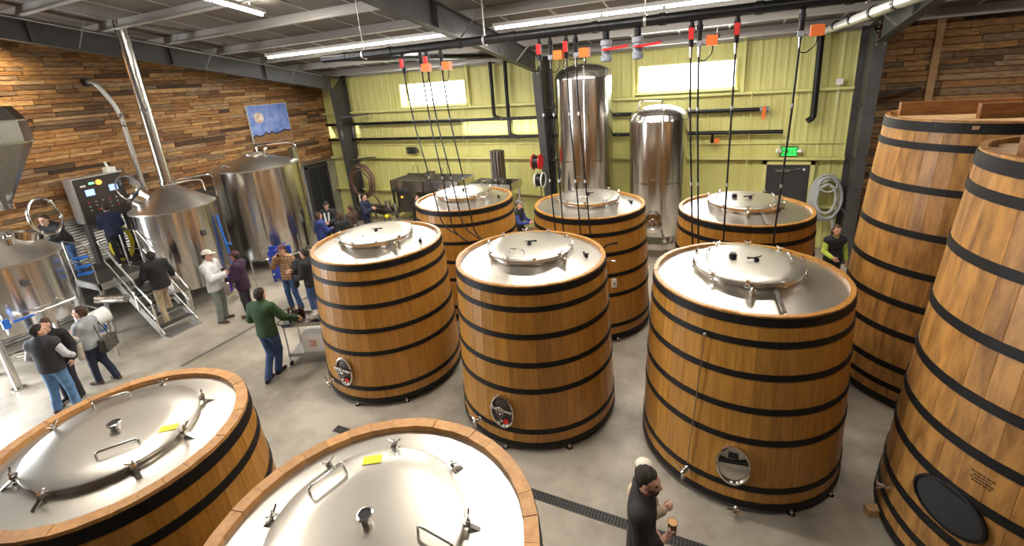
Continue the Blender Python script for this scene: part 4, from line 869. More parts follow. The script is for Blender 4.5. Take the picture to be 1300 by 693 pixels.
# ------------------------------------------------------------------ small wall items
ex = thing('exit_sign', 'green lit exit sign above the dark grey door', 'sign', (1.56, 14.42, 2.78))
MB().span((-.2, -.03, -.13), (.2, .06, .13)).build('housing', MT['matblack'], ex, smooth=0)
MB().span((-.18, -.034, -.11), (.18, -.0305, .11)).build('sign_face', MT['exitg'], ex, smooth=0)
def letters(word, hgt, lw, depth):
    G = {'E': [((0, 0), (0, 1)), ((0, 0), (.6, 0)), ((0, .5), (.5, .5)), ((0, 1), (.6, 1))], 'X': [((0, 0), (.6, 1)), ((.6, 0), (0, 1))], 'I': [((.3, 0), (.3, 1))], 'T': [((.3, 0), (.3, 1)), ((0, 1), (.6, 1))]}
    m = MB(); x = 0
    for ch in word:
        for (ax, az), (bx, bz) in G[ch]: m.bar((x+ax*hgt, 0, az*hgt), (x+bx*hgt, 0, bz*hgt), depth, lw, (0, 0, 1) if az == bz else (0, 1, 0)) if az == bz else m.bar((x+ax*hgt, 0, az*hgt), (x+bx*hgt, 0, bz*hgt), lw, depth, (0, 1, 0))
        x += hgt*(.82 if ch != 'I' else .78)
    return m
letters('EXIT', .12, .022, .004).build('lettering', MT['exitk'], ex, (-.165, -.036, -.06), smooth=0)
for s in (-1, 1): MB().cyl((s*.2, 0, 0), (s*.30, -.05, .03), .05, .06, n=14).build('lamp_head', MT['white'], ex)
el = thing('emergency_lamp', 'small black twin emergency lamp on the green wall', 'lamp', (-11.05, 14.46, 2.86))
MB().span((-.2, -.05, -.12), (.2, .08, .12)).build('box', MT['matblack'], el, smooth=0); MB().cyl((-.1, -.05, .0), (-.1, -.1, 0), .07, n=14).cyl((.25, .0, .0), (.3, -.06, 0), .07, n=14).build('lamp_head', MT['frame'], el)
tag(MB().span((-.07, -.06, -.07), (.07, .06, .07)).cyl((0, .0, -.07), (0, -.0, -.6), .008, n=6).build('wall_box', MT['white'], None, (2.5, 14.42, 4.55), smooth=0), 'small white box on the girt near the right column', 'electrical box')
cam_ = thing('ceiling_camera', 'small black camera hanging near the right window', 'camera', (-.35, 12.6, 5.82)); MB().cyl((0, 0, 0), (0, 0, .35), .012, n=6).build('stem', MT['galv'], cam_); MB().ball((0, 0, 0), .07).span((-.05, -.12, -.05), (.05, .04, .05)).build('body', MT['black'], cam_)
rp = thing('rust_pipe', 'short rusty brown pipe low on the green wall by the middle column', 'pipe', (-6.3, 14.35, 1.25)); MB().cyl((-.35, 0, 0), (.75, 0, -.02), .035, n=10).build('pipe', MT['rust'], rp); MB().cyl((-.3, 0, 0), (-.3, .22, 0), .02, n=6).build('clip', MT['galv'], rp)

# ------------------------------------------------------------------ fluorescent lamps
def fluor(label, a, b, power, seg):
    a = Vector(a); b = Vector(b); d = b-a; L = d.length; r = thing('fluorescent_lamp', label, 'lamp', a, 0, 'fluorescent lamps under the roof')
    r.rotation_euler = (0, -math.asin(d.z/L), math.atan2(d.y, d.x))
    MB().span((0, -.09, .03), (L, .09, .10)).build('housing', MT['white'], r, smooth=0)
    n = max(1, round(L/seg))
    for i in range(n): MB().cyl((L*i/n+.03, 0, .0), (L*(i+1)/n-.03, 0, .0), .03, n=10).build('tube', MT['tube'], r)
    for x in (.3, L-.3): MB().cyl((x, 0, .1), (x, 0, .35), .008, n=6).build('hanger', MT['galv'], r)
    area('lamp_light', a+d*.5+Vector((0, 0, -.06)), (0, 0, -1), .18, L, power, (1, .93, .82)).rotation_euler = (0, 0, math.atan2(d.y, d.x)-pi/2)
ZL = lambda y: zroof(y)-.42
fluor('long fluorescent lamp left of the middle rafter near the green wall', (-12.35, 10, 6.32), (-6.2, 10, 6.32), 380, 1.2)
fluor('long fluorescent lamp right of the middle rafter above the header pipe', (-4.9, 10, 6.32), (1.2, 10, 6.32), 380, 1.2)
fluor('short fluorescent lamp following the roof slope at the upper left', (-8.8, 7.25, 6.83), (-8.9, 4.2, 7.345), 240, 1.2)
fluor('added lamp over the front foeders out of view', (-8.6, 2.4, 7.3), (-5.6, 2.4, 7.3), 130, 1.2)  # unseen lamp added to light the front foeders
fluor('added lamp over the middle foeders out of view', (-4.6, 5.4, 7.0), (-1.0, 5.4, 7.0), 190, 1.2)  # another unseen lamp, added as light for the middle row

fluor('added lamp out of view brightening the plank wall behind the tall foeders', (4.3, 9.0, 6.5), (6.7, 9.0, 6.5), 130, 1.2)  # unseen, added to brighten the right plank wall
fluor('added lamp out of view brightening the near man and drain grate', (-.6, 2.3, 7.3), (1.8, 2.3, 7.3), 120, 1.2)  # unseen, added to brighten the near man's face and the floor
# wall-washer lamp near the plank wall, above the grist hopper
wl_ = thing('wall_washer', 'wall-washer lamp lighting the planks above the hopper', 'lamp', (-14.3, 4.2, 7.1))
MB().cyl((0, 0, 0), (0, 0, .5), .012, n=6).build('stem', MT['galv'], wl_); MB().cyl((0, 0, 0), (-.12, .05, -.16), .06, .09, n=16).build('shade', MT['matblack'], wl_)
sp_ = bpy.data.lights.new('wall_washer_light', 'SPOT'); sp_.energy = 420; sp_.color = (1, .78, .48); sp_.spot_size = math.radians(95); sp_.spot_blend = .8; sp_.shadow_soft_size = .06
so_ = bpy.data.objects.new('wall_washer_light', sp_); COL.objects.link(so_); so_.location = (-14.44, 4.26, 6.9); so_.rotation_euler = Vector((-.75, .3, -.75)).to_track_quat('-Z', 'Y').to_euler()
# ------------------------------------------------------------------ people (signed-distance bodies, meshed with surface nets)
def surface_net(fn, lo, hi, h):
    lo = np.array(lo, float); hi = np.array(hi, float); n = np.ceil((hi-lo)/h).astype(int)+1
    ax = [lo[i]+h*np.arange(n[i]) for i in range(3)]
    G = np.stack(np.meshgrid(*ax, indexing='ij'), -1); D = fn(G.reshape(-1, 3)).reshape(n)
    s = D < 0
    cnt = np.zeros(n-1); acc = np.zeros((*(n-1), 3))
    base = np.stack(np.meshgrid(*[np.arange(k-1) for k in n], indexing='ij'), -1).astype(float)
    C = [(i, j, k) for i in (0, 1) for j in (0, 1) for k in (0, 1)]
    sl = lambda c: tuple(slice(c[i], n[i]-1+c[i]) for i in range(3))
    for c in C:
        for a in range(3):
            if c[a]: continue
            e = list(c); e[a] = 1
            d0, d1 = D[sl(c)], D[sl(e)]; x = (d0 < 0) != (d1 < 0)
            with np.errstate(divide='ignore', invalid='ignore'): t = np.where(x, d0/(d0-d1), 0)
            p = np.zeros((*(n-1), 3)); p[...] = c; p[..., a] += t
            acc += np.where(x[..., None], p, 0); cnt += x
    act = cnt > 0; idx = -np.ones(n-1, int); idx[act] = np.arange(act.sum())
    V = (base[act]+acc[act]/cnt[act][:, None])*h+lo
    F = []
    for a in range(3):
        b, c = (a+1) % 3, (a+2) % 3
        s0 = [slice(0, None)]*3; s1 = [slice(0, None)]*3; s0[a] = slice(0, n[a]-1); s1[a] = slice(1, n[a])
        x = s[tuple(s0)] != s[tuple(s1)]
        I = np.argwhere(x); I = I[(I[:, b] > 0) & (I[:, c] > 0) & (I[:, b] < n[b]-1) & (I[:, c] < n[c]-1)]
        if not len(I): continue
        ins = s[tuple(s0)][tuple(I.T)]
        def g(db, dc):
            J = I.copy(); J[:, b] -= db; J[:, c] -= dc; return idx[tuple(J.T)]
        q = np.stack([g(1, 1), g(0, 1), g(0, 0), g(1, 0)], 1); q[~ins] = q[~ins][:, ::-1]; F.append(q)
    F = np.concatenate(F) if F else np.zeros((0, 4), int)
    return V, F[(F >= 0).all(1)]
def cap(P, a, b, ra, rb, sy=1.0):
    a = np.array(a, float); b = np.array(b, float)
    Q = P
    if sy != 1.0: Q = P.copy(); Q[:, 1] = (Q[:, 1]-(a[1]+b[1])/2)/sy; a = a.copy(); b = b.copy(); m = (a[1]+b[1])/2; a[1] = (a[1]-m)/sy; b[1] = (b[1]-m)/sy
    d = b-a; L = max(1e-9, d@d); t = np.clip((Q-a)@d/L, 0, 1)
    return (np.linalg.norm(Q-a-t[:, None]*d, axis=1)-(ra+(rb-ra)*t))*(min(1, sy) if sy != 1 else 1)
def ell(P, c, r):
    r = np.array(r, float); q = (P-np.array(c))/r; k = np.linalg.norm(q, axis=1); return (k-1)*r.min()
def smin(a, b, k=.03):
    h = np.clip(.5+.5*(b-a)/k, 0, 1); return b+(a-b)*h-k*h*(1-h)
def union(ds, k=.03):
    o = ds[0]
    for d in ds[1:]: o = smin(o, d, k)
    return o
def wrinkle(P, amp, seed):
    r = np.random.default_rng(seed); o = 0
    for _ in range(5):
        k = r.normal(size=3)*np.array([16, 16, 9]); o = o+np.sin(P@k+r.uniform(0, 6))
    return o*amp/2.2
def bbox(pts, pad): p = np.array(pts); return p.min(0)-pad, p.max(0)+pad
def sdf_obj(name, fn, lo, hi, h, mt, parent, extra=()):
    V, F = surface_net(fn, lo, hi, h); V = [V]; Fs = [F]; o = len(V[0])
    for f2, l2, h2, r2 in extra:
        v, f = surface_net(f2, l2, h2, r2); V.append(v); Fs.append(f+o); o += len(v)
    V = np.concatenate(V); F = np.concatenate(Fs)
    me = bpy.data.meshes.new(name); me.vertices.add(len(V)); me.vertices.foreach_set('co', V.astype(np.float32).ravel())
    me.loops.add(4*len(F)); me.loops.foreach_set('vertex_index', F.astype(np.int32).ravel()); me.polygons.add(len(F)); me.polygons.foreach_set('loop_start', np.arange(0, 4*len(F), 4, dtype=np.int32))
    me.update(calc_edges=True); me.validate(); me.polygons.foreach_set('use_smooth', [True]*len(me.polygons)); me.materials.append(mt); me.update()
    return ob(name, me, parent)
def rot_to(d):  # frame with z along d
    d = np.array(d, float); d /= np.linalg.norm(d); return d
SKIN = mat('skin', (.62, .36, .26), .5, 0, (.58, .31, .22), 18); SKIN2 = mat('skin_tan', (.47, .24, .15), .5, 0, (.42, .2, .12), 18)
CL = {}
def cloth(name, c, c2=None, rough=.85, **k):
    if name not in CL: CL[name] = mat('cloth_'+name, c, rough, 0, c2 or tuple(x*.75 for x in c), k.get('scale', 9), k.get('stretch', (1, 1, 1)), bump=.1)
    return CL[name]
HAIR = dict(dark=mat('hair_dark', (.012, .008, .006), .85, 0, (.026, .017, .012), 40, (3, 3, .5)), brown=mat('hair_brown', (.07, .03, .014), .8, 0, (.04, .017, .009), 40, (3, 3, .5)))
BEARD = mat('beard_stubble', (.09, .045, .03), .8); EYE = mat('eye', (.02, .015, .012), .2); LIP = mat('lip', (.42, .13, .1), .5)
def hand_fn(w, d, up, side, curl, s=1.0):
    "w wrist, d pointing direction, up = back of the hand, side = towards the thumb"
    w = np.array(w, float); d = rot_to(d); up = np.array(up, float); up -= d*(up@d); up = rot_to(up); sd = np.cross(d, up)*side
    prims = [(w-d*.05, w+d*.02, .027*s, .026*s)]
    k0 = w+d*.085*s
    for i, (o, L) in enumerate(((-.031, .068), (-.0105, .08), (.0105, .075), (.03, .058))):
        base = k0+sd*(-o)*s*1.0-d*(.008*abs(i-1.3)); c1 = curl*.75; d1 = d*math.cos(c1)-up*math.sin(c1); c2 = curl*1.75; dd2 = d*math.cos(c2)-up*math.sin(c2)
        m1 = base+d1*L*.5*s; prims += [(w+d*.015+sd*(-o)*.6*s, base, .016*s, .0125*s), (base, m1, .0105*s, .0095*s), (m1, m1+dd2*L*.5*s, .0095*s, .0075*s)]
    tb = w+d*.03*s+sd*.026*s; t1 = tb+(d*.55+sd*.62-up*.45)*.045*s; t2 = t1+(d*.85+sd*.05-up*.6*(.4+curl))*.04*s
    prims += [(tb-d*.01, t1, .014*s, .012*s), (t1, t2, .0115*s, .009*s)]
    pts = [p for a, b, _, _ in prims for p in (a, b)]
    return (lambda P: union([cap(P, a, b, ra, rb) for a, b, ra, rb in prims], .008)), *bbox(pts, .03)
def person(label, loc, face, H=1.75, top=None, legs=None, shoes=None, hair='dark', skin=0, joints={}, bulk=.0, hem=.84, cover=None, hatc=None, brim=True, longhair=0,
           vest=None, curl=(.5, .5), res=.02, beard=False, sleeve=.93, hup=(None, None), seed=1, hood=False, female=False, z=0, collar=None, headturn=0, stretch_legs=True):
    s = H/1.75; r = thing('person', label, 'person', (loc[0], loc[1], z), face-pi/2)
    J = dict(pel=(0, 0, .95), che=(0, .0, 1.27), neck=(0, 0, 1.46), head=(0, .025, 1.63), hipL=(-.09, 0, .92), hipR=(.09, 0, .92), kneL=(-.10, .03, .50), kneR=(.10, .03, .50), ankL=(-.11, -.01, .085), ankR=(.11, -.01, .085),
             shoL=(-.18, 0, 1.41), shoR=(.18, 0, 1.41), elbL=(-.24, -.04, 1.13), elbR=(.24, -.04, 1.13), wriL=(-.25, .07, .89), wriR=(.25, .07, .89))
    if female: J['shoL'] = (-.16, 0, 1.40); J['shoR'] = (.16, 0, 1.40)
    J.update(joints); J = {k: np.array(v, float)*s for k, v in J.items()}
    allp = list(J.values()); R = lambda q: q*s
    hd = J['head']; tdir = rot_to(J['neck']-J['pel'])
    # head frame
    ca, sa = math.cos(headturn), math.sin(headturn); fw = np.array([-sa, ca, 0.]); rt = np.array([ca, sa, 0.])
    def HP_(x, y, zz): return hd+(rt*x+fw*y+np.array([0, 0, zz]))*s
    def head_local(P): Q = P-hd; return np.stack([Q@rt, Q@fw, Q[:, 2]], 1)/s
    def headd(P):
        Q = head_local(P)
        d = union([ell(Q, (0, -.012, .03), (.076, .096, .092)), ell(Q, (0, .022, -.035), (.058, .072, .082)), ell(Q, (0, .045, -.085), (.036, .038, .032))], .03)
        d = smin(d, cap(Q, (0, .088, .012), (0, .108, -.03), .010, .0145), .014)
        d = smin(d, cap(Q, (-.035, .078, .028), (.035, .078, .028), .012, .012), .016)
        for q in (-1, 1):
            d = smin(d, ell(Q, (q*.077, -.005, -.01), (.011, .02, .033)), .008)
            d = np.maximum(d, -(ell(Q, (q*.031, .096, .006), (.017, .014, .011))))
        return d*s
    def arm(P, e, k=0, to=1.0):
        S, E, W = J['sho'+e], J['elb'+e], J['wri'+e]; W2 = E+(W-E)*to
        return smin(cap(P, S, E, R(.052)+k, R(.043)+k), cap(P, E, W2, R(.043)+k, R(.033+.01*(1-to))+k), .02)
    def torso(P, k=0):
        hipw = .0 if not female else .01
        a = cap(P, J['pel'], J['che'], R(.145+hipw)+k, R(.155 if not female else .135)+k, .68); b = cap(P, J['shoL']*.85+J['che']*.15, J['shoR']*.85+J['che']*.15, R(.075)+k, R(.075)+k)
        c = cap(P, J['che'], J['neck'], R(.10)+k, R(.065)+k, .85); return union([a, b, c], .06)
    def leg(P, e, k=0, k2=0):
        return smin(cap(P, J['hip'+e], J['kne'+e], R(.088)+k, R(.058)+k), cap(P, J['kne'+e], J['ank'+e], R(.056)+k, R(.04)+k+k2), .025)
    def neckd(P): return cap(P, J['neck']-tdir*.04, hd+np.array([0, 0, -.07*s]), R(.058), R(.05))
    lo, hi = bbox(allp, .26*s); hi[2] = max(hi[2], hd[2]+.2*s)
    # body (skin): one continuous surface; hands added at fine resolution
    def bodyd(P): return union([headd(P), neckd(P), torso(P, -.012), arm(P, 'L', -.004), arm(P, 'R', -.004), leg(P, 'L', -.012), leg(P, 'R', -.012)], .02)
    ext = []
    for i, e in enumerate('LR'):
        d = J['wri'+e]-J['elb'+e]; up = hup[i] if hup[i] is not None else ((-1 if e == 'L' else 1), 0.1, .0); f, l, h_ = hand_fn(J['wri'+e], d, up, (1 if e == 'R' else -1)*(-1), curl[i], s); ext.append((f, l, h_, .0065 if res > .012 else .005))
    hl, hh = hd-.16*s, hd+.16*s; hl[2] -= .03
    ext.append((lambda P: smin(headd(P), neckd(P), .02), hl, hh, res*.5))
    body = sdf_obj('body', bodyd, lo, hi, res, SKIN2 if skin else SKIN, r, ext)
    m = MB()
    for q in (-1, 1): c = HP_(q*.031, .083, .006); m.ball(c, .0115*s)
    m.build('eyes', EYE, r); m = MB(); m.ball((0, 0, 0), 1, (.022*s, .008*s, .006*s)); m.build('mouth', LIP, r, HP_(0, .0905, -.057), (0, 0, headturn))
    # trousers
    wz = 1.0*s
    def trd(P):
        d = union([leg(P, 'L', .012, .012), leg(P, 'R', .012, .012), cap(P, J['pel']-np.array([0, 0, .02]), J['pel']+np.array([0, 0, .06*s]), R(.150)+.004, R(.145)+.004, .72)], .035)
        d = d+wrinkle(P, .004, seed); d = np.maximum(d, P[:, 2]-(J['pel'][2]+.10*s))
        return np.maximum(d, -np.minimum(np.linalg.norm(P-J['ankL'], axis=1), np.linalg.norm(P-J['ankR'], axis=1))+.015)
    l2, h2 = bbox([J[k] for k in ('hipL', 'hipR', 'kneL', 'kneR', 'ankL', 'ankR', 'pel')], .2*s); l2[2] = min(J['ankL'][2], J['ankR'][2])-.06
    sdf_obj('trousers', trd, l2, h2, res, legs, r)
    # shoes
    for e in 'LR':
        A = J['ank'+e]; sh = J['ank'+e]-J['kne'+e]; toe = np.array([(-.03 if e == 'L' else .03)*s, .15*s, -.045*s])
        def shd(P, A=A, toe=toe): 
            d = smin(cap(P, A+np.array([0, -.05*s, -.045*s]), A+toe, R(.036), R(.034)), cap(P, A+np.array([0, -.02*s, -.03]), A, R(.042), R(.045)), .03); return np.maximum(d, A[2]-.083*s-P[:, 2])
        q0, q1 = bbox([A, A+toe, A+np.array([0, -.08, -.1])], .08); sdf_obj('shoe', shd, q0, q1, min(res, .013), shoes, r)
    # upper garment
    hemz = hem*s
    def topd(P, k=.012+bulk):
        ds = [torso(P, k)]
        if hem < .95: ds.append(cap(P, J['pel']-np.array([0, 0, .14*s]), J['pel'], R(.158)+k, R(.15)+k, .74))
        if vest is None: ds += [arm(P, 'L', k*.9, sleeve), arm(P, 'R', k*.9, sleeve)]
        d = union(ds, .035)+wrinkle(P, .005, seed+3)
        d = np.maximum(d, (hemz-P[:, 2]) if hem > 0 else d)
        if hood: d = smin(d, ell(P, J['neck']+np.array([0, -.07*s, .0]), (.11*s, .07*s, .07*s)), .04)
        d = np.maximum(d, -cap(P, J['neck']+np.array([0, .03, .02])*s, J['neck']+np.array([0, .06, .2])*s, R(.06), R(.10)))
        return d
    pts = [J[k] for k in ('pel', 'che', 'neck', 'shoL', 'shoR', 'elbL', 'elbR', 'wriL', 'wriR')]; l2, h2 = bbox(pts, .24*s); l2[2] = min(hemz, l2[2]+.1) if hem > 0 else l2[2]
    if vest is not None:
        def shirtd(P): return union([torso(P, .008), arm(P, 'L', .014, .95), arm(P, 'R', .014, .95)], .03)+wrinkle(P, .004, seed+9)
        sdf_obj('shirt', lambda P: np.maximum(shirtd(P), .9*s-P[:, 2]), l2, h2, res, vest, r)
    sdf_obj('top', topd, l2, h2, res, top, r)
    if collar is not None: sdf_obj('collar', lambda P: np.maximum(np.abs(cap(P, J['neck']-tdir*.03, J['neck']+tdir*.05, R(.075), R(.072)))-.008, P[:, 1]-J['neck'][1]-.06*s), J['neck']-.14*s, J['neck']+.14*s, min(res, .012), collar, r)
    # hair / hat
    def haird(P):
        Q = head_local(P); d = union([ell(Q, (0, -.016, .034), (.0825, .101, .098)), ell(Q, (0, -.042, -.012), (.069, .066, .075))], .03)
        cut = np.maximum(Q[:, 1]-.052+.75*np.maximum(0, .07-Q[:, 2])-(Q[:, 2] > .07)*.04, -(np.linalg.norm((Q-np.array([0, .07, -.02]))/np.array([1, 1, 1.15]), axis=1)-.072))
        d = np.maximum(d, cut)
        if longhair: d = smin(d, np.maximum(union([cap(Q, (-.06, -.04, .0), (-.075, -.035, -longhair), .035, .03), cap(Q, (.06, -.04, 0), (.075, -.035, -longhair), .035, .03), cap(Q, (0, -.07, 0), (0, -.075, -longhair), .05, .045)], .03), Q[:, 1]-.03), .03)
        return d*s+wrinkle(P*3.5, .0035, seed+5)+wrinkle(P*7, .002, seed+6)
    l3 = hd-np.array([.14, .16, .16+longhair])*s; h3 = hd+np.array([.14, .16, .18])*s
    if hair: sdf_obj('hair', haird, l3, h3, res*.6, HAIR[hair], r)
    if beard:
        def bd(P):
            Q = head_local(P); d = union([ell(Q, (0, .024, -.04), (.0605, .0735, .083)), ell(Q, (0, .047, -.087), (.038, .039, .034))], .03); return np.maximum(np.maximum(d, Q[:, 2]+.048-.03*(np.abs(Q[:, 0]) > .04)), -(ell(Q, (0, .1, -.055), (.026, .03, .012))))*s
        sdf_obj('beard', bd, hd-.15*s, hd+.12*s, res*.5, BEARD, r)
    if hatc is not None:
        def hatd(P):
            Q = head_local(P); d = np.maximum(ell(Q, (0, -.01, .035), (.094, .114, .108)), .045-Q[:, 2]-.0*Q[:, 1])
            if brim: d = smin(d, np.maximum(ell(Q, (0, .11, .05), (.075, .085, .012)), -Q[:, 1]+.04), .01)
            return d*s
        sdf_obj('cap' if brim else 'beanie', hatd, hd-.05*s-np.array([.12, .12, 0]), hd+np.array([.14, .24, .18])*s, res*.6, hatc, r)
    return r
def cup(label, loc, col=None, r=.035, h=.11, tilt=(0, 0, 0), fill=.8):
    t = thing('beer_cup', label, 'cup', loc); t.rotation_euler = tilt
    MB().lathe([(r*.82, 0), (r, h), (r*.94, h), (r*.78, .006), (.0001, .005)], 24).build('glass', col or MT['glass'], t, smooth=40)
    MB().lathe([(r*.76, .008), (r*.9, h*fill), (.0001, h*fill+.001)], 24).build('beer', MT['beer'], t); MB().lathe([(r*.9, h*fill), (r*.92, h*fill+.012), (.0001, h*fill+.013)], 24).build('foam', MT['foam'], t)
    return t

blk = cloth('black', (.012, .012, .014)); wht = cloth('white', (.68, .69, .70)); jean = cloth('jeans', (.035, .075, .19), (.02, .045, .12)); ljean = cloth('lightjeans', (.13, .26, .46), (.07, .15, .3)); khaki = cloth('khaki', (.45, .35, .23))
green_f = cloth('green_fleece', (.022, .062, .018), (.014, .04, .012)); olive = cloth('olive_trousers', (.20, .23, .19)); purple = cloth('plum', (.035, .012, .035)); navy = cloth('navy', (.012, .017, .05)); grey = cloth('grey', (.33, .35, .37)); charcoal = cloth('charcoal', (.03, .03, .036))
bluej = cloth('blue_jacket', (.03, .05, .22)); brownj = cloth('brown', (.05, .025, .018)); beige = cloth('beige', (.55, .44, .30)); lime = cloth('lime', (.42, .50, .06)); darksw = cloth('dark_sweater', (.016, .013, .014), (.022, .018, .018)); redp = cloth('dark_red_trousers', (.06, .012, .02)); violet = cloth('violet', (.16, .05, .42))
shoeb = cloth('black_shoe', (.015, .013, .012)); shoebr = cloth('brown_shoe', (.10, .06, .04)); shoew = cloth('pale_shoe', (.6, .55, .5))
def plaid():
    m = bpy.data.materials.new('plaid_shirt'); m.use_nodes = True; N = m.node_tree.nodes; L = m.node_tree.links; b = N['Principled BSDF']; b.inputs['Roughness'].default_value = .85
    tc = N.new('ShaderNodeTexCoord'); mp = N.new('ShaderNodeMapping'); mp.inputs['Scale'].default_value = (13, 13, 13); L.new(tc.outputs['Object'], mp.inputs[0])
    br = N.new('ShaderNodeTexBrick'); br.offset = 0; br.inputs['Scale'].default_value = 1; br.inputs['Brick Width'].default_value = 1; br.inputs['Row Height'].default_value = 1; br.inputs['Mortar Size'].default_value = .09
    br.inputs['Color1'].default_value = (.40, .24, .12, 1); br.inputs['Color2'].default_value = (.30, .17, .08, 1); br.inputs['Mortar'].default_value = (.05, .02, .015, 1)
    mp.inputs['Rotation'].default_value = (pi/2, 0, 0); L.new(mp.outputs[0], br.inputs[0]); L.new(br.outputs[0], b.inputs['Base Color']); return m
D = math.radians
# near man with the dark beer and the person behind him
person('man in a dark sweater holding a dark beer at the bottom of the picture', (-.515, 3.35), D(4), 1.83, darksw, jean, shoeb, 'dark', 0,
       dict(elbR=(.24, .03, 1.04), wriR=(.10, .21, 1.15), elbL=(-.21, -.04, 1.11), wriL=(-.19, .08, .86), head=(.01, .05, 1.625)), .012, .80, curl=(.6, .85), res=.0125, beard=True, sleeve=.62, hup=(None, (.75, -.1, -.6)), seed=4, headturn=-.25)
cup('dark beer cup in the hand of the man in the dark sweater', (-.243, 3.322, 1.215), MT['beer'], .043, .115, fill=.9)
person('person in pale cap and beige jacket half hidden behind the dark sweater man', (-.575, 3.79), D(-22), 1.47, beige, khaki, shoebr, 'brown', 0,
       dict(elbR=(.19, .12, 1.10), wriR=(.04, .30, 1.26), elbL=(-.2, -.03, 1.12), wriL=(-.2, .05, .88)), .012, .82, female=True, headturn=.2, hatc=cloth('cream_cap', (.72, .66, .55)), brim=False, res=.018, curl=(.6, 1.0), seed=8)
# man in green
person('man in a green fleece leaning on the serving cart', (-7.70, 4.95), D(105), 1.86, green_f, jean, shoeb, 'dark', 0,
       dict(ankL=(-.02, -.22, .10), kneL=(-.05, .0, .50), ankR=(-.03, .06, .085), kneR=(.05, .10, .5), elbR=(.32, .10, 1.16), wriR=(.38, .33, 1.0), elbL=(-.28, .0, 1.15), wriL=(-.14, .22, 1.1), head=(0, .05, 1.62), neck=(0, .02, 1.45)), .022, .86, collar=green_f, res=.016, seed=12)
# pair with white cap and plum coat
person('man in white jacket and pale cap facing the person in plum', (-11.05, 6.12), D(30), 1.86, wht, olive, shoebr, 'dark', 0, dict(elbR=(.24, .1, 1.14), wriR=(.10, .33, 1.2), elbL=(-.24, .05, 1.12), wriL=(-.12, .28, 1.05)), .03, .80, hatc=cloth('pale_cap', (.62, .60, .55)), seed=15, curl=(.9, .9))
person('person in a plum coat with violet scarf facing the white jacket man', (-10.62, 6.53), D(212), 1.72, purple, charcoal, shoebr, 'dark', 1, dict(elbR=(.23, .1, 1.14), wriR=(.06, .3, 1.2), elbL=(-.24, .05, 1.12), wriL=(-.12, .28, 1.08)), .03, .74, hatc=cloth('wine_cap', (.08, .03, .03)), seed=16, curl=(.9, .9))
def strip(parent, pts, wd, th, mt, name): 
    m = MB()
    for a, b in zip(pts, pts[1:]): m.bar(a, b, wd, th, (0, 1, .2))
    return m.build(name, mt, parent)
P_ = [o for o in bpy.data.objects if o.name.startswith('person')][-1]
strip(P_, [(-.15, .16, 1.35), (-.17, .19, 1.1), (-.18, .2, .8)], .08, .035, violet, 'scarf'); strip(P_, [(.12, .17, 1.4), (-.05, .2, 1.0), (-.22, .1, .85)], .03, .012, charcoal, 'strap'); MB().box((.2, .17, .86), (.24, .1, .22)).build('shoulder_bag', cloth('sage_bag', (.16, .2, .16)), P_, smooth=0)
cup('small beer cup held between the white jacket man and the plum coat', (-10.95, 6.33, 1.25), None, .03, .1)
# plaid pair by the cart
person('man in plaid shirt and cap drinking beside the cart', (-9.75, 7.15), D(-75), 1.74, plaid(), jean, shoebr, 'dark', 0, dict(elbR=(.28, .12, 1.2), wriR=(.08, .22, 1.5), elbL=(-.26, .02, 1.15), wriL=(-.28, .22, 1.15), kneL=(-.13, .05, .5), ankL=(-.18, .02, .085)), .018, .86, hatc=cloth('wine_cap', (.08, .03, .03)), seed=20, curl=(.8, .9))
P_ = [o for o in bpy.data.objects if o.name.startswith('person')][-1]; sdf_obj('draped_jacket', lambda P: union([cap(P, (-.30, .02, 1.28), (-.30, .16, 1.15), .08, .07), cap(P, (-.31, .12, 1.15), (-.30, .16, .75), .085, .07)], .05)+wrinkle(P, .008, 2), (-.5, -.15, .6), (-.1, .35, 1.45), .02, blk, P_)
cup('small beer cup raised by the man in the plaid shirt', (-9.65, 6.92, 1.52), None, .03, .1)
person('person in black jacket standing between the plaid man and the foeder', (-8.95, 7.12), D(195), 1.72, blk, jean, shoeb, 'dark', 0, dict(elbL=(-.25, .05, 1.12), wriL=(-.15, .27, 1.05), elbR=(.25, .05, 1.12), wriR=(.15, .27, 1.0)), .03, .80, seed=22)
# stair climber
person('man in black hoodie and khaki trousers climbing the platform stair', (-12.05, 5.5), D(172), 1.76, blk, khaki, shoebr, 'dark', 0, dict(kneR=(.11, .28, .62), ankR=(.11, .24, .20), kneL=(-.10, .05, .45), ankL=(-.11, -.05, .0), elbL=(-.27, .05, 1.16), wriL=(-.34, .25, .98), elbR=(.27, .05, 1.16), wriR=(.36, .2, 1.0), head=(0, .06, 1.60), neck=(0, .03, 1.45)), .03, .82, hood=True, z=.24, seed=25)
# on the platform
person('woman in navy jacket standing on the platform by the control cabinet', (-14.1, 5.80), D(165), 1.68, navy, blk, shoew, 'dark', 0, dict(elbL=(-.22, .08, 1.12), wriL=(-.12, .34, 1.1), elbR=(.22, .05, 1.12), wriR=(.12, .3, 1.08)), .012, .86, z=DZ, female=True, seed=27)
person('person in black leaning over the open lauter tun lid', (-14.62, 5.0), D(-58), 1.76, blk, jean, shoeb, 'brown', 0, dict(che=(0, .14, 1.22), neck=(0, .24, 1.39), head=(0, .32, 1.53), shoL=(-.18, .22, 1.33), shoR=(.18, .22, 1.33), elbL=(-.24, .34, 1.1), wriL=(-.12, .5, 1.05), elbR=(.24, .34, 1.1), wriR=(.1, .5, 1.0)), .02, .82, z=DZ, seed=28)
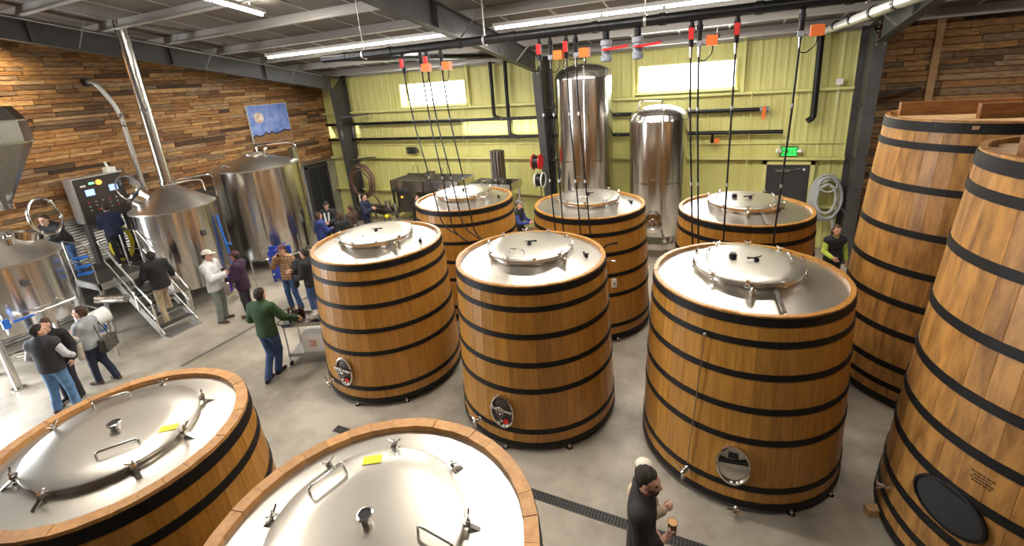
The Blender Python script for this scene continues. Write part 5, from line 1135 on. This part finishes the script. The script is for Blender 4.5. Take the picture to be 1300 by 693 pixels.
# left pair and the hidden person
person('man in dark quilted vest and light jeans seen from behind', (-10.62, 2.86), D(120), 1.76, charcoal, ljean, shoebr, 'dark', 0, dict(elbL=(-.29, .0, 1.14), wriL=(-.22, .18, .95), elbR=(.29, .02, 1.14), wriR=(.20, .22, 1.0), kneL=(-.14, .03, .5), ankL=(-.18, 0, .085), kneR=(.13, .03, .5), ankR=(.17, 0, .085)), .035, .86, vest=cloth('pale_sleeves', (.58, .59, .63)), seed=31, headturn=-.7, res=.016)
person('dark-clothed person mostly hidden in front of the vest man', (-11.0, 3.10), D(-50), 1.70, blk, charcoal, shoeb, 'brown', 0, {}, .02, .8, seed=33)
person('woman in grey top with pale jacket over her arm and patterned bag', (-10.98, 3.60), D(205), 1.68, grey, cloth('dark_jeans', (.02, .03, .06)), shoebr, 'brown', 0, dict(elbL=(-.23, .05, 1.12), wriL=(-.1, .25, 1.2), elbR=(.25, -.02, 1.12), wriR=(.22, .2, 1.0), kneL=(-.06, .08, .5), ankL=(-.04, .1, .085), kneR=(.08, -.03, .5), ankR=(.1, -.16, .085)), .012, .86, female=True, seed=35, sleeve=.5, longhair=.06, headturn=.5)
P_ = [o for o in bpy.data.objects if o.name.startswith('person')][-1]
sdf_obj('draped_jacket', lambda P: union([cap(P, (-.24, .05, 1.15), (-.08, .24, 1.1), .08, .07), cap(P, (-.2, .08, 1.1), (-.18, .1, .72), .10, .08)], .05)+wrinkle(P, .009, 5), (-.42, -.15, .55), (.08, .42, 1.35), .018, cloth('pale_jacket', (.60, .54, .46)), P_)
bag = MB(); bag.box((.1, -.22, .84), (.36, .13, .26), (0, 0, .2)); bag.tube(rounded([(.0, -.2, .95), (.05, -.1, 1.3), (.12, .0, 1.42), (.2, -.1, 1.2), (.2, -.2, .95)], .1), .012, 6); bag.build('patterned_bag', cloth('bag_pattern', (.10, .09, .07), (.015, .015, .015), scale=30), P_, smooth=0)
# group by the far door
person('man in black jacket and dark cap near the left wall door', (-12.0, 10.75), D(-60), 1.76, blk, charcoal, shoeb, 'dark', 0, dict(elbL=(-.24, .08, 1.12), wriL=(-.1, .3, 1.1), elbR=(.24, .08, 1.12), wriR=(.1, .3, 1.1)), .03, .8, hatc=cloth('black_cap', (.015, .015, .02)), seed=41, res=.022, vest=None)
P_ = [o for o in bpy.data.objects if o.name.startswith('person')][-1]; strip(P_, [(-.07, .15, 1.42), (-.05, .18, 1.1)], .05, .03, wht, 'scarf'); strip(P_, [(.07, .15, 1.42), (.05, .18, 1.1)], .05, .03, wht, 'scarf')
person('long-haired person in blue jacket facing the man in the dark cap', (-11.5, 9.9), D(75), 1.66, bluej, redp, shoeb, 'brown', 0, dict(elbR=(.24, .1, 1.12), wriR=(.1, .34, 1.1)), .03, .8, longhair=.16, female=True, seed=42, res=.022)
person('person in dark brown coat turned towards the group by the door', (-10.95, 10.75), D(190), 1.68, brownj, charcoal, shoeb, 'brown', 0, dict(elbR=(.24, .1, 1.12), wriR=(.1, .3, 1.1)), .03, .78, seed=43, res=.022)
person('woman with tied hair in a black coat standing closest to the left oak foeder', (-10.72, 10.05), D(170), 1.66, blk, charcoal, shoeb, 'brown', 0, dict(elbR=(.24, .1, 1.12), wriR=(.08, .3, 1.15)), .03, .78, female=True, longhair=.08, seed=44, res=.022)
person('person in navy jacket standing below the brown hose coil', (-11.55, 12.0), D(20), 1.72, navy, charcoal, shoeb, 'dark', 0, dict(elbR=(.24, .1, 1.12), wriR=(.1, .3, 1.2), elbL=(-.24, .1, 1.12), wriL=(-.1, .3, 1.15)), .03, .8, seed=45, res=.022)
person('person in dark clothes reading by the wash station', (-9.45, 12.2), D(30), 1.72, blk, charcoal, shoeb, 'dark', 0, dict(elbR=(.24, .1, 1.12), wriR=(.1, .3, 1.2), elbL=(-.24, .1, 1.12), wriL=(-.1, .3, 1.15)), .02, .8, seed=46, res=.022)
person('person in grey cap and blue sleeves between two back foeders', (-5.55, 12.0), D(0), 1.74, blk, cloth('rust_trousers', (.12, .04, .03)), shoeb, 'brown', 0, dict(elbR=(.24, .12, 1.12), wriR=(.12, .36, 1.1), elbL=(-.24, .1, 1.12), wriL=(-.1, .34, 1.1)), .02, .8, hatc=cloth('grey_cap', (.16, .15, .14)), vest=bluej, seed=47, res=.022)
person('long-haired woman in lime top and black vest by the grey hose', (2.28, 11.45), D(-75), 1.68, blk, charcoal, shoeb, 'brown', 1, dict(elbR=(.22, .05, 1.12), wriR=(.14, .28, 1.05)), .02, .84, longhair=.28, female=True, vest=lime, seed=48, res=.02)
# ------------------------------------------------------------------ serving cart
ct = thing('serving_cart', 'grey metal serving cart pushed beside the man in green', 'cart', (-7.42, 5.72, 0), D(25))
W, Dp = .95, .55
MB().span((-W/2, -Dp/2, .86), (W/2, Dp/2, .885)).span((-W/2, -Dp/2, .885), (W/2, -Dp/2+.015, .93)).span((-W/2, Dp/2-.015, .885), (W/2, Dp/2, .93)).span((-W/2, -Dp/2, .885), (-W/2+.015, Dp/2, .93)).span((W/2-.015, -Dp/2, .885), (W/2, Dp/2, .93)).build('top_shelf', MT['steel_dark'], ct, smooth=0)
MB().span((-W/2, -Dp/2, .2), (W/2, Dp/2, .225)).span((-W/2, -Dp/2, .225), (W/2, -Dp/2+.015, .27)).span((-W/2, Dp/2-.015, .225), (W/2, Dp/2, .27)).build('lower_shelf', MT['galv'], ct, smooth=0)
for x in (-W/2+.02, W/2-.02):
    for y in (-Dp/2+.02, Dp/2-.02):
        MB().cyl((x, y, .1), (x, y, .93), .016, n=8).build('leg', MT['galv'], ct); MB().cyl((x-.015, y, .05), (x+.015, y, .05), .05, n=16).build('caster', MT['black'], ct)
MB().tube(rounded([(-W/2, -Dp/2+.03, .9), (-W/2-.1, -Dp/2+.03, .93), (-W/2-.1, Dp/2-.03, .93), (-W/2, Dp/2-.03, .9)], .04), .013, 8).build('push_handle', MT['black'], ct)
MB().span((-.2, -.18, .226), (.25, .18, .62)).build('white_box', MT['paper'], ct, smooth=0); MB().span((-.05, -.183, .34), (.1, -.1805, .5)).build('box_print', mat('box_print', (.55, .25, .16), .7, 0, (.7, .55, .45), 30), ct, smooth=0)
def bottle_mesh(): return MB().lathe([(.03, 0), (.033, .01), (.033, .15), (.026, .18), (.013, .21), (.013, .25), (.015, .252), (.015, .27), (.0001, .271)], 16).mesh('bottle', mat('brown_glass', (.02, .008, .004), .12), 40)
ctm = Matrix.Translation((-7.42, 5.72, 0)) @ Matrix.Rotation(D(25), 4, 'Z')
for x, y in ((-.36, -.12), (-.28, -.02), (-.36, .04), (-.26, .12), (-.2, -.1), (-.16, .04)):
    p = ctm @ Vector((x, y, .886)); tag(ob('beer_bottle', cached('bottle', bottle_mesh), None, p), 'brown glass bottle in the cluster on the serving cart', 'bottle', 'bottles on the serving cart')
p = ctm @ Vector((.2, .0, .886))
tag(sdf_obj('folded_bag', lambda P: union([ell(P, (0, 0, .07), (.22, .19, .07)), ell(P, (.05, .03, .1), (.14, .1, .07))], .04)+wrinkle(P*1.6, .014, 9), (-.3, -.26, 0.0), (.3, .26, .22), .014, cloth('woven_bag', (.42, .38, .33), (.16, .14, .12), scale=24), None), 'crumpled grey woven bag lying on the serving cart', 'bag').location = p
